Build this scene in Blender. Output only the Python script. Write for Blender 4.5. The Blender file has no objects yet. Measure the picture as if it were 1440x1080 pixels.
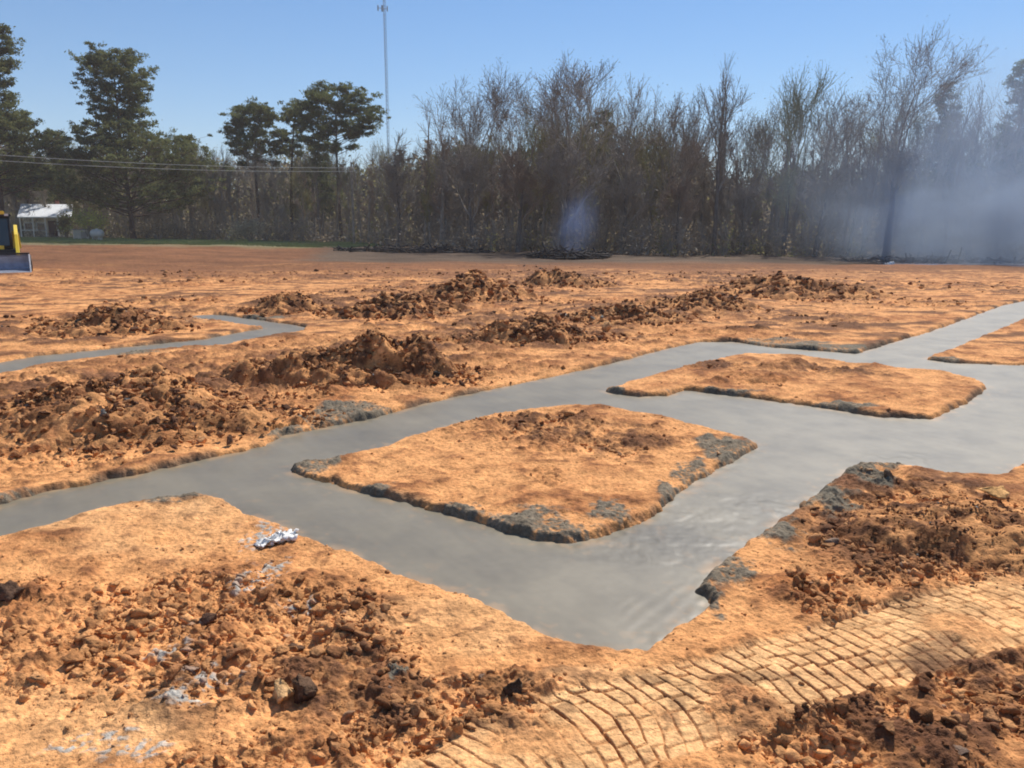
import bpy, bmesh, math, random
import numpy as np
from mathutils import Vector, Matrix, Euler

# ------------------------------------------------------------------ camera
S = bpy.context.scene
COL = S.collection
PITCH = math.radians(11.26); FPX = 1130.0; CAMH = 1.70
cam_d = bpy.data.cameras.new('camera'); cam = bpy.data.objects.new('camera', cam_d); COL.objects.link(cam)
cam.location = (0, 0, CAMH); cam.rotation_euler = (math.pi/2 - PITCH, 0, 0)
cam_d.sensor_width = 36; cam_d.lens = 36*FPX/1440; cam_d.clip_start = 0.05; cam_d.clip_end = 6000
S.camera = cam
# ------------------------------------------------------------------ sky, sun, exposure
SUN_EL = math.radians(50); SUN_AZ = math.radians(28)      # azimuth clockwise from +Y (view direction)
w = bpy.data.worlds.new("World"); S.world = w; w.use_nodes = True
nt = w.node_tree; nt.nodes.clear()
sky = nt.nodes.new('ShaderNodeTexSky'); sky.sky_type = 'NISHITA'; sky.sun_disc = False
sky.sun_elevation = SUN_EL; sky.sun_rotation = SUN_AZ; sky.altitude = 100; sky.air_density = 1.0
sky.dust_density = 0.05; sky.ozone_density = 6.0
bg = nt.nodes.new('ShaderNodeBackground'); bg.inputs[1].default_value = 0.098
wo = nt.nodes.new('ShaderNodeOutputWorld')
hs = nt.nodes.new('ShaderNodeHueSaturation'); hs.inputs['Saturation'].default_value = 1.14; nt.links.new(sky.outputs[0], hs.inputs['Color']); nt.links.new(hs.outputs[0], bg.inputs[0]); nt.links.new(bg.outputs[0], wo.inputs[0])
sd = bpy.data.lights.new('sun', 'SUN'); sd.energy = 5.0; sd.angle = math.radians(0.5); sd.color = (1, .95, .87)
sun = bpy.data.objects.new('sun', sd); COL.objects.link(sun)
sdir = Vector((math.sin(SUN_AZ)*math.cos(SUN_EL), math.cos(SUN_AZ)*math.cos(SUN_EL), math.sin(SUN_EL)))
sun.rotation_euler = sdir.to_track_quat('Z', 'Y').to_euler(); sun.location = (10, 10, 30)
S.view_settings.view_transform = 'Standard'; S.view_settings.look = 'None'
S.view_settings.exposure = 0.25; S.view_settings.gamma = 1
S.render.engine = 'CYCLES'
S.cycles.use_denoising = True
S.cycles.pixel_filter_type = 'BLACKMAN_HARRIS'; S.cycles.filter_width = 1.9
S.cycles.max_bounces = 6; S.cycles.diffuse_bounces = 3; S.cycles.transparent_max_bounces = 16
S.cycles.volume_bounces = 1; S.cycles.volume_max_steps = 64; S.cycles.volume_step_rate = .8

rng = np.random.default_rng(7); R = random.Random(11)

# ------------------------------------------------------------------ numpy noise
_perm = np.random.default_rng(3).permutation(4096).astype(np.int64)
_ang = np.random.default_rng(4).random(4096)*2*np.pi
_gx, _gy = np.cos(_ang), np.sin(_ang)
_rv = np.random.default_rng(5).random((4096, 8))
def hsh(i, j, k=0): return _perm[(_perm[(_perm[(i+k*131) & 4095] + j) & 4095] + k*17) & 4095]
def perlin(x, y, k=0):
    xi = np.floor(x).astype(np.int64); yi = np.floor(y).astype(np.int64); fx = x-xi; fy = y-yi
    def g(a, b):
        h = hsh(xi+a, yi+b, k); return _gx[h]*(fx-a) + _gy[h]*(fy-b)
    u = fx*fx*fx*(fx*(fx*6-15)+10); v = fy*fy*fy*(fy*(fy*6-15)+10)
    a = g(0,0)*(1-u)+g(1,0)*u; b = g(0,1)*(1-u)+g(1,1)*u
    return (a*(1-v)+b*v)*1.5
def fbm(x, y, s, octv=4, k=0, gain=.5):
    t = 0; a = 1; f = 1/s
    for o in range(octv):
        t = t + a*perlin(x*f+o*17.3, y*f-o*9.1, k+o); a *= gain; f *= 2.03
    return t
def clodfield(x, y, size, dens, k):
    """angular half-buried clods; returns height (>=0) and a per-clod random"""
    H = np.zeros_like(x); V = np.zeros_like(x)
    gx = x/size; gy = y/size; xi = np.floor(gx).astype(np.int64); yi = np.floor(gy).astype(np.int64)
    for a in (-1, 0, 1):
        for b in (-1, 0, 1):
            h = hsh(xi+a, yi+b, k); r = _rv[h]
            px = gx-(xi+a+r[..., 0]); py = gy-(yi+b+r[..., 1])
            on = r[..., 2] < dens
            rad = .22+.45*r[..., 3]**2
            th = r[..., 4]*6.28; c = np.cos(th); s_ = np.sin(th)
            u = (px*c+py*s_)/rad; v = (-px*s_+py*c)/rad*(1+.5*r[..., 5])
            e = np.minimum(np.minimum(1.05-u, 1.0+.8*u+.3*v), np.minimum(1.1-.9*v+.2*u, 1+v*1.1-.2*u))
            e = np.minimum(e, .62+.25*u*(r[..., 6]-.5))
            hh = np.where(on, e, 0)*rad*size*.75
            m = hh > H; H = np.where(m, hh, H); V = np.where(m, r[..., 7], V)
    return H, V
def sst(a, b, x):
    t = np.clip((x-a)/(b-a), 0, 1); return t*t*(3-2*t)

# ------------------------------------------------------------------ measuring the photo: pixel (1440x1080) -> ground
cP, sP = math.cos(PITCH), math.sin(PITCH)
def ray(px, py):
    u = (px-720)/FPX; v = (540-py)/FPX
    return Vector((u, cP+v*sP, -sP+v*cP))
def base_z(x, y):
    s = sst(10, 72, y)
    return -(0.75+0.0165*x)*s
def ground(px, py, dz=0.0):
    d = ray(px, py); t = CAMH/max(1e-3, -d.z) if d.z < -1e-3 else 300
    lo, hi = .5, 400
    for _ in range(50):
        m = (lo+hi)/2; p = Vector((0, 0, CAMH))+d*m
        if p.z > float(base_z(p.x, p.y))+dz: lo = m
        else: hi = m
    return (d.x*lo, d.y*lo)
def at(px, py, D):
    d = ray(px, py); t = D/d.y
    return Vector((d.x*t, D, CAMH+d.z*t))

CZ = -0.040      # level of the fresh concrete
T, Cc = 0.0, CZ
def poly(pts): return np.array([ground(a, b, T if k == 't' else Cc) for a, b, k in pts])
OUTER = poly([(-800,897,'c'),(-260,772,'c'),(-60,728,'c'),(0,712,'c'),(60,694,'c'),(130,681,'c'),(220,663,'c'),(300,644,'c'),(370,629,'c'),(400,614,'c'),(440,606,'c'),(530,588,'c'),
 (600,568,'c'),(690,549,'c'),(780,530,'c'),(860,512,'c'),(930,493,'c'),(985,481,'c'),(1030,481,'c'),(1080,488,'c'),(1130,492,'c'),(1205,498,'c'),(1250,484,'c'),
 (1300,470,'c'),(1360,449,'c'),(1410,430,'c'),(1440,424,'c'),(1560,402,'c'),(1800,400,'c'),(1900,500,'c'),(1900,640,'c'),
 (1600,612,'t'),(1500,628,'t'),(1440,648,'t'),(1400,666,'t'),(1330,664,'t'),(1270,650,'t'),(1215,652,'c'),(1185,668,'c'),(1130,708,'c'),(1100,732,'c'),(1050,763,'c'),(1010,792,'c'),(985,815,'c'),
 (977,833,'c'),(990,850,'c'),(960,876,'c'),(925,898,'c'),(900,907,'t'),(860,904,'t'),(800,894,'t'),(760,882,'t'),(722,860,'t'),(690,842,'t'),(640,824,'t'),
 (600,812,'t'),(550,795,'t'),(480,766,'t'),(430,746,'t'),(400,735,'t'),(360,721,'t'),(320,700,'t'),(290,691,'t'),(240,697,'t'),(180,703,'t'),(120,718,'t'),
 (60,738,'t'),(0,750,'t'),(-80,766,'t'),(-320,830,'t'),(-800,958,'t')])
ISL1 = poly([(406,660,'c'),(425,646,'t'),(455,643,'t'),(520,628,'t'),(600,603,'t'),(680,582,'t'),(740,572,'t'),(790,568,'t'),(850,570,'t'),(930,583,'t'),(1000,598,'t'),(1055,614,'t'),
 (1070,630,'c'),(1030,652,'c'),(990,672,'c'),(950,702,'c'),(905,737,'c'),(862,755,'c'),(812,766,'c'),(760,762,'c'),(710,751,'c'),(640,727,'c'),(580,711,'c'),(500,691,'c'),(450,678,'c'),(410,665,'c')])
ISL2 = poly([(850,550,'c'),(880,535,'t'),(940,520,'t'),(985,508,'t'),(1050,494,'t'),(1130,497,'t'),(1200,508,'t'),(1260,514,'t'),(1330,520,'t'),(1375,530,'t'),(1392,543,'t'),
 (1372,562,'c'),(1312,591,'c'),(1240,588,'c'),(1150,574,'c'),(1060,561,'c'),(1000,554,'c'),(962,549,'c'),(940,557,'c'),(900,559,'c'),(856,553,'c')])
ISL3 = poly([(1298,506,'c'),(1340,488,'t'),(1370,474,'t'),(1440,447,'t'),(1560,425,'t'),(1800,420,'t'),(1850,520,'c'),(1560,516,'c'),(1440,514,'c'),(1340,511,'c')])
FAR = poly([(-200,545,'c'),(0,510,'c'),(50,501,'c'),(130,493,'c'),(220,484,'c'),(290,477,'c'),(345,466,'c'),(372,462,'c'),(330,456,'c'),(268,447,'c'),(280,443,'c'),(310,443,'c'),(370,451,'c'),
 (428,460,'c'),(425,464,'t'),(390,470,'t'),(300,484,'t'),(220,491,'t'),(130,501,'t'),(60,511,'t'),(0,523,'t'),(-200,560,'t')])
def sdist(P, x, y):
    d2 = np.full(x.shape, 1e9); ins = np.zeros(x.shape, bool); n = len(P)
    for i in range(n):
        ax, ay = P[i]; bx, by = P[(i+1) % n]; ex, ey = bx-ax, by-ay
        wx, wy = x-ax, y-ay; t = np.clip((wx*ex+wy*ey)/(ex*ex+ey*ey+1e-12), 0, 1)
        d2 = np.minimum(d2, (wx-t*ex)**2+(wy-t*ey)**2)
        c = (ay <= y) != (by <= y)
        with np.errstate(divide='ignore', invalid='ignore'):
            xi = ax+(y-ay)/(by-ay)*ex if by != ay else np.full(x.shape, 1e9)
        ins ^= c & (x < xi)
    d = np.sqrt(d2); return np.where(ins, d, -d)
def conc_sd(x, y):
    """signed distance, >0 inside fresh concrete"""
    out = np.full(x.shape, -9.0); m = (y > .5) & (y < 45) & (np.abs(x) < 45)
    X, Y = x[m], y[m]
    wob = .022*fbm(X, Y, .35, 3, 21)+.010*fbm(X, Y, .07, 2, 25)
    main = np.minimum(sdist(OUTER, X, Y), np.minimum(-sdist(ISL1, X, Y), np.minimum(-sdist(ISL2, X, Y), -sdist(ISL3, X, Y))))
    d = np.maximum(main, sdist(FAR, X, Y)) + wob
    out[m] = d; return out

# soft blobs given in photo pixels: (px, py, half width px, half height px)
def blobs(x, y, L, soft=.35, k=31, wob=.35):
    """union of soft ellipses laid out on the ground"""
    m = np.zeros(x.shape); sel = (y > .5) & (y < 140)
    X, Y = x[sel], y[sel]; acc = np.zeros(X.shape)
    for (px, py, hw, hh) in L:
        c = ground(px, py); a = ground(px+hw, py); b = ground(px, py+hh); e = ground(px, py-hh)
        rx = abs(a[0]-c[0]); ry = (e[1]-b[1])/2; cy = (e[1]+b[1])/2
        near = (np.abs(X-c[0]) < 2.2*rx) & (np.abs(Y-cy) < 2.2*ry)
        if not near.any(): continue
        xx, yy = X[near], Y[near]
        q = np.sqrt(((xx-c[0])/rx)**2+((yy-cy)/ry)**2) + wob*fbm(xx/rx, yy/ry, .8, 3, k)
        acc[near] = np.maximum(acc[near], 1-sst(1-soft, 1+soft, q))
    m[sel] = acc; return m
SLOP_SHADE = [(432,658,34,22),(505,690,40,10),(645,718,35,10),(705,735,30,12),(770,745,75,26),(862,722,28,14),(1030,636,42,26),(985,668,40,22),(950,695,26,18),
 (1150,700,50,20),(1205,662,40,20),(1090,748,40,16),(1020,800,40,24),(992,838,24,22),(1250,650,35,7),(1275,628,10,5),
 (480,585,70,14),(410,605,30,10),(60,700,110,9),(225,699,50,9),(1120,486,90,7),(1180,492,40,7),(1320,507,45,5),(1090,482,60,5),(860,549,18,5),(1000,551,60,4),(1150,570,90,4),
 (500,575,40,9),
 (330,448,60,3),(150,497,70,3),(290,480,30,3),(560,950,12,8)]  # slopped concrete, plus shade of corner and far walls put into the grey
PALEG = [(368,752,22,20),(352,822,24,18),(385,800,18,12),(240,915,26,12),(300,955,36,14),(190,1050,46,14),(260,985,32,8),(150,1030,40,8),(420,850,20,8),(90,1045,30,8)]
ROUGH = [(120,900,190,75),(330,900,210,85),(470,935,110,75),(60,850,140,30),(250,830,60,25),(560,1010,170,60),(720,975,90,35),(410,1060,150,40),
 (1200,1040,190,75),(1400,990,130,80),(1040,1010,60,50),(1100,960,90,22),(1350,930,110,28),
 (1230,770,110,80),(1320,720,110,60),(1400,760,90,90),(1150,840,60,30),
 (150,560,260,70),(60,640,120,30),(500,520,220,40),(700,470,220,30),(880,440,190,22),(160,455,110,24),(420,430,110,20),(600,420,170,28),(760,395,110,18),(1100,405,140,20),
 (980,430,90,16),(1140,450,90,10),(740,600,120,24),(850,620,90,22),(770,670,22,14),(1010,515,70,10),(1160,520,90,10),(1060,535,60,8),(300,395,100,10),(60,400,60,8),(880,392,120,7),(1300,400,130,9),(1240,425,120,8),(500,385,150,7),(200,385,120,6),(230,425,90,8),(1000,470,160,9),(60,450,60,10),(420,485,90,12),(700,520,120,12)]
DARKS = [(1240,755,120,75),(1340,720,120,60),(1410,760,90,90),(1260,1045,200,70),(1420,990,120,75),(1340,940,110,18),(1440,560,1,1),
 (480,950,90,60),(620,1000,110,50),(150,560,230,50),(500,510,160,38),(740,462,120,24),(860,440,100,16),(980,430,80,14),(160,450,95,20),(410,428,60,14),(560,428,110,20),(670,400,110,18),
 (790,392,80,14),(1100,402,120,16),(1140,447,80,9),(780,600,80,20),(870,615,60,16),(1180,520,70,9),(1020,515,60,8),(1310,590,110,1)]
PALE = [(120,1020,170,50),(60,990,120,30),(820,900,1,1),(230,740,120,40),(120,730,110,20),(640,880,120,40),(880,960,120,25)]

# the track of a crawler machine: centre line and half width
TC = [ground(*p) for p in ((560,1200),(640,1120),(760,1050),(880,1010),(1000,980),(1110,950),(1220,915),(1330,878),(1440,845),(1600,800),(1760,770))]
TC = np.array(TC)
def track_uv(x, y):
    best = np.full(x.shape, 1e9); U = np.zeros(x.shape); V = np.zeros(x.shape); acc = 0
    for i in range(len(TC)-1):
        a, b = TC[i], TC[i+1]; e = b-a; L = math.hypot(*e); ex, ey = e/L
        wx, wy = x-a[0], y-a[1]; t = np.clip(wx*ex+wy*ey, 0, L)
        d = np.hypot(wx-t*ex, wy-t*ey); m = d < best
        s = np.sign(ex*wy-ey*wx)
        best = np.where(m, d, best); U = np.where(m, acc+t, U); V = np.where(m, s*d, V); acc += L
    return U, V
TW = .235

def soil_colour(x, y, dark, pale, slop_shade, n1, n2, rnd):
    """albedo of the clay: light orange when dry, dark red-brown when fresh and moist, grey where concrete slopped or wall shade is painted"""
    L = np.array([.74,.348,.132]); M = np.array([.40,.158,.056]); Dk = np.array([.125,.056,.030]); P = np.array([.86,.485,.215]); G = np.array([.185,.162,.118])
    def mix(a, b, t): return a*(1-t)[:, None]+b*t[:, None]
    c = mix(np.broadcast_to(L, (len(x), 3)), M, np.clip(.30+.75*n1+.55*n2, 0, 1))
    c = mix(c, np.broadcast_to(P, c.shape), np.clip(pale*.66, 0, 1))
    c = mix(c, np.broadcast_to(Dk, c.shape), np.clip(dark, 0, .93))
    c = c*(1+.45*(rnd-.5))[:, None]
    c = mix(c, np.broadcast_to(G, c.shape), np.clip(slop_shade, 0, .92))
    return np.clip(c, 0.01, .9)

def ground_height(x, y, full=True):
    """all relief of the earth; returns z, rgb"""
    r = np.hypot(x, y); z = base_z(x, y)
    near = (r < 150) & (y > -3); X, Y = x[near], y[near]; rr = r[near]
    zz = z[near].copy()
    sd_ = conc_sd(X, Y)
    rough = blobs(X, Y, ROUGH, .4, 31); dark = blobs(X, Y, DARKS, .45, 41, .5); sm = blobs(X, Y, SLOP_SHADE, .3, 51, .6); pale = blobs(X, Y, PALE, .5, 61)
    U, V = track_uv(X, Y); 
    Vw = V+.02*fbm(X, Y, .3, 2, 71)
    tr = (1-sst(TW-.015, TW+.03, np.abs(Vw)))*(1-.75*sst(.25, .7, fbm(X, Y, .55, 3, 73)-.1))
    berm = np.exp(-((np.abs(Vw)-TW-.05)/.05)**2)*(U > .05)*(r[near] < 6)
    rough = rough*(1-tr)
    far = sst(14, 40, rr)
    n_big = fbm(X, Y, 2.6, 3, 1); n_mid = fbm(X, Y, .5, 3, 5)
    n_s = fbm(X, Y, .13, 3, 9); n_f = fbm(X, Y, .035, 2, 13)
    # ruts and scrape marks dragged across the mid field
    n_rut = fbm(X*.35+Y*.06, Y*1.5-X*.22, 1.1, 3, 15)
    h = .028*n_big + .013*n_mid*(1+2.0*rough) + .0075*n_s*(1+2.2*rough) + .0036*n_f*(1+1.6*rough) + .022*n_rut*sst(5, 12, rr) + .13*fbm(X, Y, 9, 3, 17)*far
    h *= (1-.75*tr)
    hc = np.zeros(X.shape); rv = np.full(X.shape, .5)
    m = rr < 30
    rm = np.clip(rough*1.25, 0, 1)
    for size, dens, k, lim, amt in ((.028, .5, 99, 4.5, 1.0), (.055, .5, 101, 7, 1.0), (.12, .40, 103, 12, .8), (.27, .3, 107, 30, .6), (.55, .2, 109, 30, .4)):
        mm = (rr < lim) & (rm > .02)
        H, Vv = clodfield(X[mm]+.02*n_s[mm], Y[mm]+.02*n_mid[mm], size, dens, k)
        H = H*amt*rm[mm]*(1 if size < .1 else sst(3, 9, rr[mm])*.6+.4)
        g = H > hc[mm]; a = hc[mm]; a[g] = H[g]; hc[mm] = a; b = rv[mm]; b[g] = Vv[g]; rv[mm] = b
    # sparse small crumbs everywhere
    mm = rr < 9
    H, Vv = clodfield(X[mm], Y[mm], .045, .16, 113); H = H*.7*(1-tr[mm]); a = hc[mm]; g = (H > a); a[g] = H[g]; hc[mm] = a; b = rv[mm]; b[g] = .3+.4*Vv[g]; rv[mm] = b
    h = h+hc
    # crawler prints: pads parted by grooves
    Uw = U + .55*(V**2)*1.6 + .018*fbm(X, Y, .25, 2, 75)
    P_ = .066
    row = np.floor(Uw/P_); fu = np.abs(Uw/P_-row-.5)*2             # 1 at groove
    Q_ = .086; fv = (Vw+_rv[(row.astype(np.int64)*7) & 4095, 0]*.06+row*.03)/Q_; fv = np.abs(fv-np.floor(fv)-.5)*2
    wob = .1*fbm(X, Y, .09, 2, 77)
    wid = .80+.06*fbm(X, Y, .35, 2, 78)
    g1 = sst(wid, wid+.16, fu+wob); g2 = sst(.80, .96, fv+1.2*wob)*.75*sst(-.7, .1, fbm(X, Y, .22, 2, 80))
    groove = np.maximum(g1, g2)*tr
    h = h-.008*tr-.0105*groove*(.55+.9*sst(-.5,.5,fbm(X, Y, .5, 2, 79)))+.008*berm*(1+n_s)
    # trenches with fresh concrete
    lip = np.exp(-((sd_+.09)/.05)**2)
    h = h*(1-.75*np.exp(-np.clip(-sd_, 0, 9)/.10)) + .010*lip*(.5+n_mid)
    wall = sst(-.055-.03*np.clip(n_s, -1, 1), .03, sd_)
    # slopped lumps of concrete
    lum = sm*(.012*np.clip(n_s+.3, 0, 2)+.006*np.clip(n_f, 0, 1))*(rr < 12)
    h = h+lum
    zz = zz + h*(1-wall) - wall*.10
    bank = np.exp(-(np.clip(-sd_, 0, 9)/.05)**2)
    slop_shade = np.clip(sm*sst(-.35, .95, .7*n_s+.8*n_f+.5*n_mid+.75*sm)*1.15, 0, 1)
    edge = np.clip(bank*sst(-.1, .5, n_mid+.5*n_s+.15)*.75, 0, 1)
    slop_shade = np.maximum(slop_shade, edge)
    n1 = n_mid*1.0+.5*n_big-.9*n_rut*sst(8, 18, rr)*.6; n2 = n_s*.9
    dk = dark*sst(-.55, .35, n_mid+.7*n_s+.6*(rv-.5))*.85
    dk = np.maximum(dk, .5*groove); dk = np.maximum(dk, .85*sst(-.05, .55, n_rut+.5*n_mid-.05)*sst(8, 14, rr)); dk = np.maximum(dk, .45*sst(.25, .8, n_s+n_mid*.6-.1))
    pl = np.maximum(pale*(.6+.5*n_mid), tr*(1-groove)*(1.35+.5*n_mid))
    col = soil_colour(X, Y, dk, pl, slop_shade, n1, n2, np.clip(rv, 0, 1))
    pg = blobs(X, Y, PALEG, .6, 57, .7); pg = np.clip(pg*sst(.05, .45, n_f+.6*n_s+.25*n_mid+.35*(pg-.5)), 0, 1)*.9
    col = col*(1-pg)[:, None]+np.array([.42,.40,.35])*pg[:, None]*(1+.3*n_f)[:, None]
    # the far field: redder, browner bands, then grass verge (left) and burnt litter (right)
    az = X/np.maximum(Y, 1)
    nb = fbm(X, Y*2.2, 7, 4, 81)
    red = sst(24, 41, Y+9*nb-6*az)
    RB = np.array([.185,.078,.034]); c2 = RB*(1+.4*nb+.25*n_rut)[:, None]
    col = col*(1-.92*red)[:, None]+c2*(.92*red)[:, None]
    yl = 74-8*np.clip(-az, 0, .3)+fbm(X, Y, 12, 2, 83)*4
    grs = sst(-.21, -.27, az+.03*nb)*sst(70, 78, Y+5*nb)
    GR = np.array([.19,.21,.085]); GB = np.array([.21,.17,.095])
    gmix = np.clip(.5+nb, 0, 1)[:, None]
    col = col*(1-grs)[:, None]+(GR*(1-gmix)+GB*gmix)*grs[:, None]
    lit = (1-sst(-.21, -.27, az+.03*nb))*sst(42, 51, Y-14*az+4*nb)
    LT = np.array([.105,.070,.045]); AS = np.array([.60,.59,.62])
    ash = sst(.44, .50, az)*sst(50, 52, Y+2*nb)*(1-sst(59, 62, Y+2*nb))*.9
    lc = LT*(1+.5*nb)[:, None]*(1-ash)[:, None]+AS*ash[:, None]
    col = col*(1-lit)[:, None]+lc*lit[:, None]
    out = np.tile(np.array([.09,.085,.045]), (len(x), 1)); out[near] = col
    z = z.copy(); z[near] = zz
    return z, np.clip(out, .01, .9)

# ------------------------------------------------------------------ node materials
def mat(name): 
    m = bpy.data.materials.new(name); m.use_nodes = True; t = m.node_tree; b = t.nodes['Principled BSDF']; return m, t, b
def noise_bump(t, b, layers, dist=1.0):
    prev = None; tc = t.nodes.new('ShaderNodeTexCoord')
    for sc, st, d in layers:
        n = t.nodes.new('ShaderNodeTexNoise'); n.inputs['Scale'].default_value = sc; n.inputs['Detail'].default_value = 4
        n.inputs['Roughness'].default_value = .6
        bp = t.nodes.new('ShaderNodeBump'); bp.inputs['Strength'].default_value = st; bp.inputs['Distance'].default_value = d
        t.links.new(tc.outputs['Object'], n.inputs['Vector']); t.links.new(n.outputs['Fac'], bp.inputs['Height'])
        if prev: t.links.new(prev.outputs[0], bp.inputs['Normal'])
        prev = bp
    t.links.new(prev.outputs[0], b.inputs['Normal'])
def soil_mat():
    m, t, b = mat('clay_soil'); a = t.nodes.new('ShaderNodeAttribute'); a.attribute_name = 'Col'
    tc = t.nodes.new('ShaderNodeTexCoord')
    n = t.nodes.new('ShaderNodeTexNoise'); n.inputs['Scale'].default_value = 38; n.inputs['Detail'].default_value = 6; n.inputs['Roughness'].default_value = .7
    n2 = t.nodes.new('ShaderNodeTexNoise'); n2.inputs['Scale'].default_value = 7; n2.inputs['Detail'].default_value = 5
    t.links.new(tc.outputs['Object'], n.inputs['Vector']); t.links.new(tc.outputs['Object'], n2.inputs['Vector'])
    r = t.nodes.new('ShaderNodeMapRange'); r.inputs[1].default_value = .3; r.inputs[2].default_value = .7; r.inputs[3].default_value = .58; r.inputs[4].default_value = 1.34
    r2 = t.nodes.new('ShaderNodeMapRange'); r2.inputs[1].default_value = .3; r2.inputs[2].default_value = .7; r2.inputs[3].default_value = .74; r2.inputs[4].default_value = 1.20
    t.links.new(n.outputs['Fac'], r.inputs[0]); t.links.new(n2.outputs['Fac'], r2.inputs[0])
    mu = t.nodes.new('ShaderNodeMath'); mu.operation = 'MULTIPLY'; t.links.new(r.outputs[0], mu.inputs[0]); t.links.new(r2.outputs[0], mu.inputs[1])
    vm = t.nodes.new('ShaderNodeVectorMath'); vm.operation = 'SCALE'
    t.links.new(a.outputs['Color'], vm.inputs[0]); t.links.new(mu.outputs[0], vm.inputs['Scale'])
    t.links.new(vm.outputs[0], b.inputs['Base Color'])
    b.inputs['Roughness'].default_value = .95; b.inputs['Specular IOR Level'].default_value = .15
    noise_bump(t, b, [(40, .9, .018), (140, .6, .005)])
    return m
def plain(name, col, rough=.8, var=.25, scale=3, bump=None, metal=0, spec=.3):
    m, t, b = mat(name); tc = t.nodes.new('ShaderNodeTexCoord')
    n = t.nodes.new('ShaderNodeTexNoise'); n.inputs['Scale'].default_value = scale; n.inputs['Detail'].default_value = 5
    t.links.new(tc.outputs['Object'], n.inputs['Vector'])
    r = t.nodes.new('ShaderNodeMapRange'); r.inputs[1].default_value = .3; r.inputs[2].default_value = .7
    r.inputs[3].default_value = 1-var; r.inputs[4].default_value = 1+var; t.links.new(n.outputs['Fac'], r.inputs[0])
    c = t.nodes.new('ShaderNodeRGB'); c.outputs[0].default_value = (*col, 1)
    vm = t.nodes.new('ShaderNodeVectorMath'); vm.operation = 'SCALE'; t.links.new(c.outputs[0], vm.inputs[0]); t.links.new(r.outputs[0], vm.inputs['Scale'])
    t.links.new(vm.outputs[0], b.inputs['Base Color']); b.inputs['Roughness'].default_value = rough; b.inputs['Metallic'].default_value = metal
    b.inputs['Specular IOR Level'].default_value = spec
    if bump: noise_bump(t, b, bump)
    return m
def leafy(name, col, rough=.9, var=.35, scale=1):
    m = plain(name, col, rough, var, scale); t = m.node_tree; b = t.nodes['Principled BSDF']; out = t.nodes['Material Output']
    tr = t.nodes.new('ShaderNodeBsdfTranslucent'); mx = t.nodes.new('ShaderNodeMixShader'); mx.inputs[0].default_value = .4
    t.links.new(b.inputs['Base Color'].links[0].from_socket, tr.inputs['Color']); t.links.new(b.outputs[0], mx.inputs[1]); t.links.new(tr.outputs[0], mx.inputs[2]); t.links.new(mx.outputs[0], out.inputs['Surface'])
    return m
M_SOIL = soil_mat()
def concrete_mat():
    m, t, b = mat('fresh_concrete'); a = t.nodes.new('ShaderNodeAttribute'); a.attribute_name = 'Col'
    tc = t.nodes.new('ShaderNodeTexCoord'); n = t.nodes.new('ShaderNodeTexNoise'); n.inputs['Scale'].default_value = 2.2; n.inputs['Detail'].default_value = 8; n.inputs['Roughness'].default_value = .65
    t.links.new(tc.outputs['Object'], n.inputs['Vector'])
    r = t.nodes.new('ShaderNodeMapRange'); r.inputs[1].default_value = .3; r.inputs[2].default_value = .7; r.inputs[3].default_value = .94; r.inputs[4].default_value = 1.06
    t.links.new(n.outputs['Fac'], r.inputs[0])
    vm = t.nodes.new('ShaderNodeVectorMath'); vm.operation = 'SCALE'; t.links.new(a.outputs['Color'], vm.inputs[0]); t.links.new(r.outputs[0], vm.inputs['Scale'])
    t.links.new(vm.outputs[0], b.inputs['Base Color'])
    rr = t.nodes.new('ShaderNodeMapRange'); rr.inputs[1].default_value = .35; rr.inputs[2].default_value = .65; rr.inputs[3].default_value = .38; rr.inputs[4].default_value = .46
    t.links.new(n.outputs['Fac'], rr.inputs[0]); t.links.new(rr.outputs[0], b.inputs['Roughness'])
    b.inputs['Specular IOR Level'].default_value = .45
    noise_bump(t, b, [(60, .12, .002), (200, .2, .0008)])
    return m
M_CONC = concrete_mat()

# ------------------------------------------------------------------ mesh helpers
def mesh_np(name, V, F, material=None, col=None, smooth=False, parent=None, mats=None, midx=None):
    """V (n,3); F (m,k) all same k, or list of such arrays"""
    me = bpy.data.meshes.new(name); Fs = F if isinstance(F, list) else [F]
    Fs = [np.asarray(f, np.int32) for f in Fs if len(f)]
    me.vertices.add(len(V)); me.vertices.foreach_set('co', np.asarray(V, np.float32).ravel())
    loops = np.concatenate([f.ravel() for f in Fs]); tot = np.concatenate([np.full(len(f), f.shape[1], np.int32) for f in Fs])
    st = np.concatenate([[0], np.cumsum(tot)[:-1]]).astype(np.int32)
    me.loops.add(len(loops)); me.loops.foreach_set('vertex_index', loops)
    me.polygons.add(len(tot)); me.polygons.foreach_set('loop_start', st); me.polygons.foreach_set('loop_total', tot)
    if smooth: me.polygons.foreach_set('use_smooth', np.ones(len(tot), bool))
    if mats:
        for m in mats: me.materials.append(m)
        me.polygons.foreach_set('material_index', np.asarray(midx, np.int32))
    elif material: me.materials.append(material)
    me.update(calc_edges=True)
    if col is not None:
        a = me.color_attributes.new('Col', 'FLOAT_COLOR', 'POINT'); c = np.ones((len(V), 4), np.float32); c[:, :3] = col
        a.data.foreach_set('color', c.ravel())
    o = bpy.data.objects.new(name, me); COL.objects.link(o)
    if parent: o.parent = parent
    return o
def tag(o, label=None, cat=None, group=None, kind=None):
    for k, v in (('label', label), ('category', cat), ('group', group), ('kind', kind)):
        if v: o[k] = v
    return o
def empty(name, loc, rz=0, **kw):
    o = bpy.data.objects.new(name, None); COL.objects.link(o); o.location = loc; o.rotation_euler = (0, 0, rz); o.empty_display_size = .3
    tag(o, **kw); return o
def copy_tree(o, parent=None):
    c = o.copy(); COL.objects.link(c); c.parent = parent
    for ch in o.children: copy_tree(ch, c)
    return c

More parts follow.
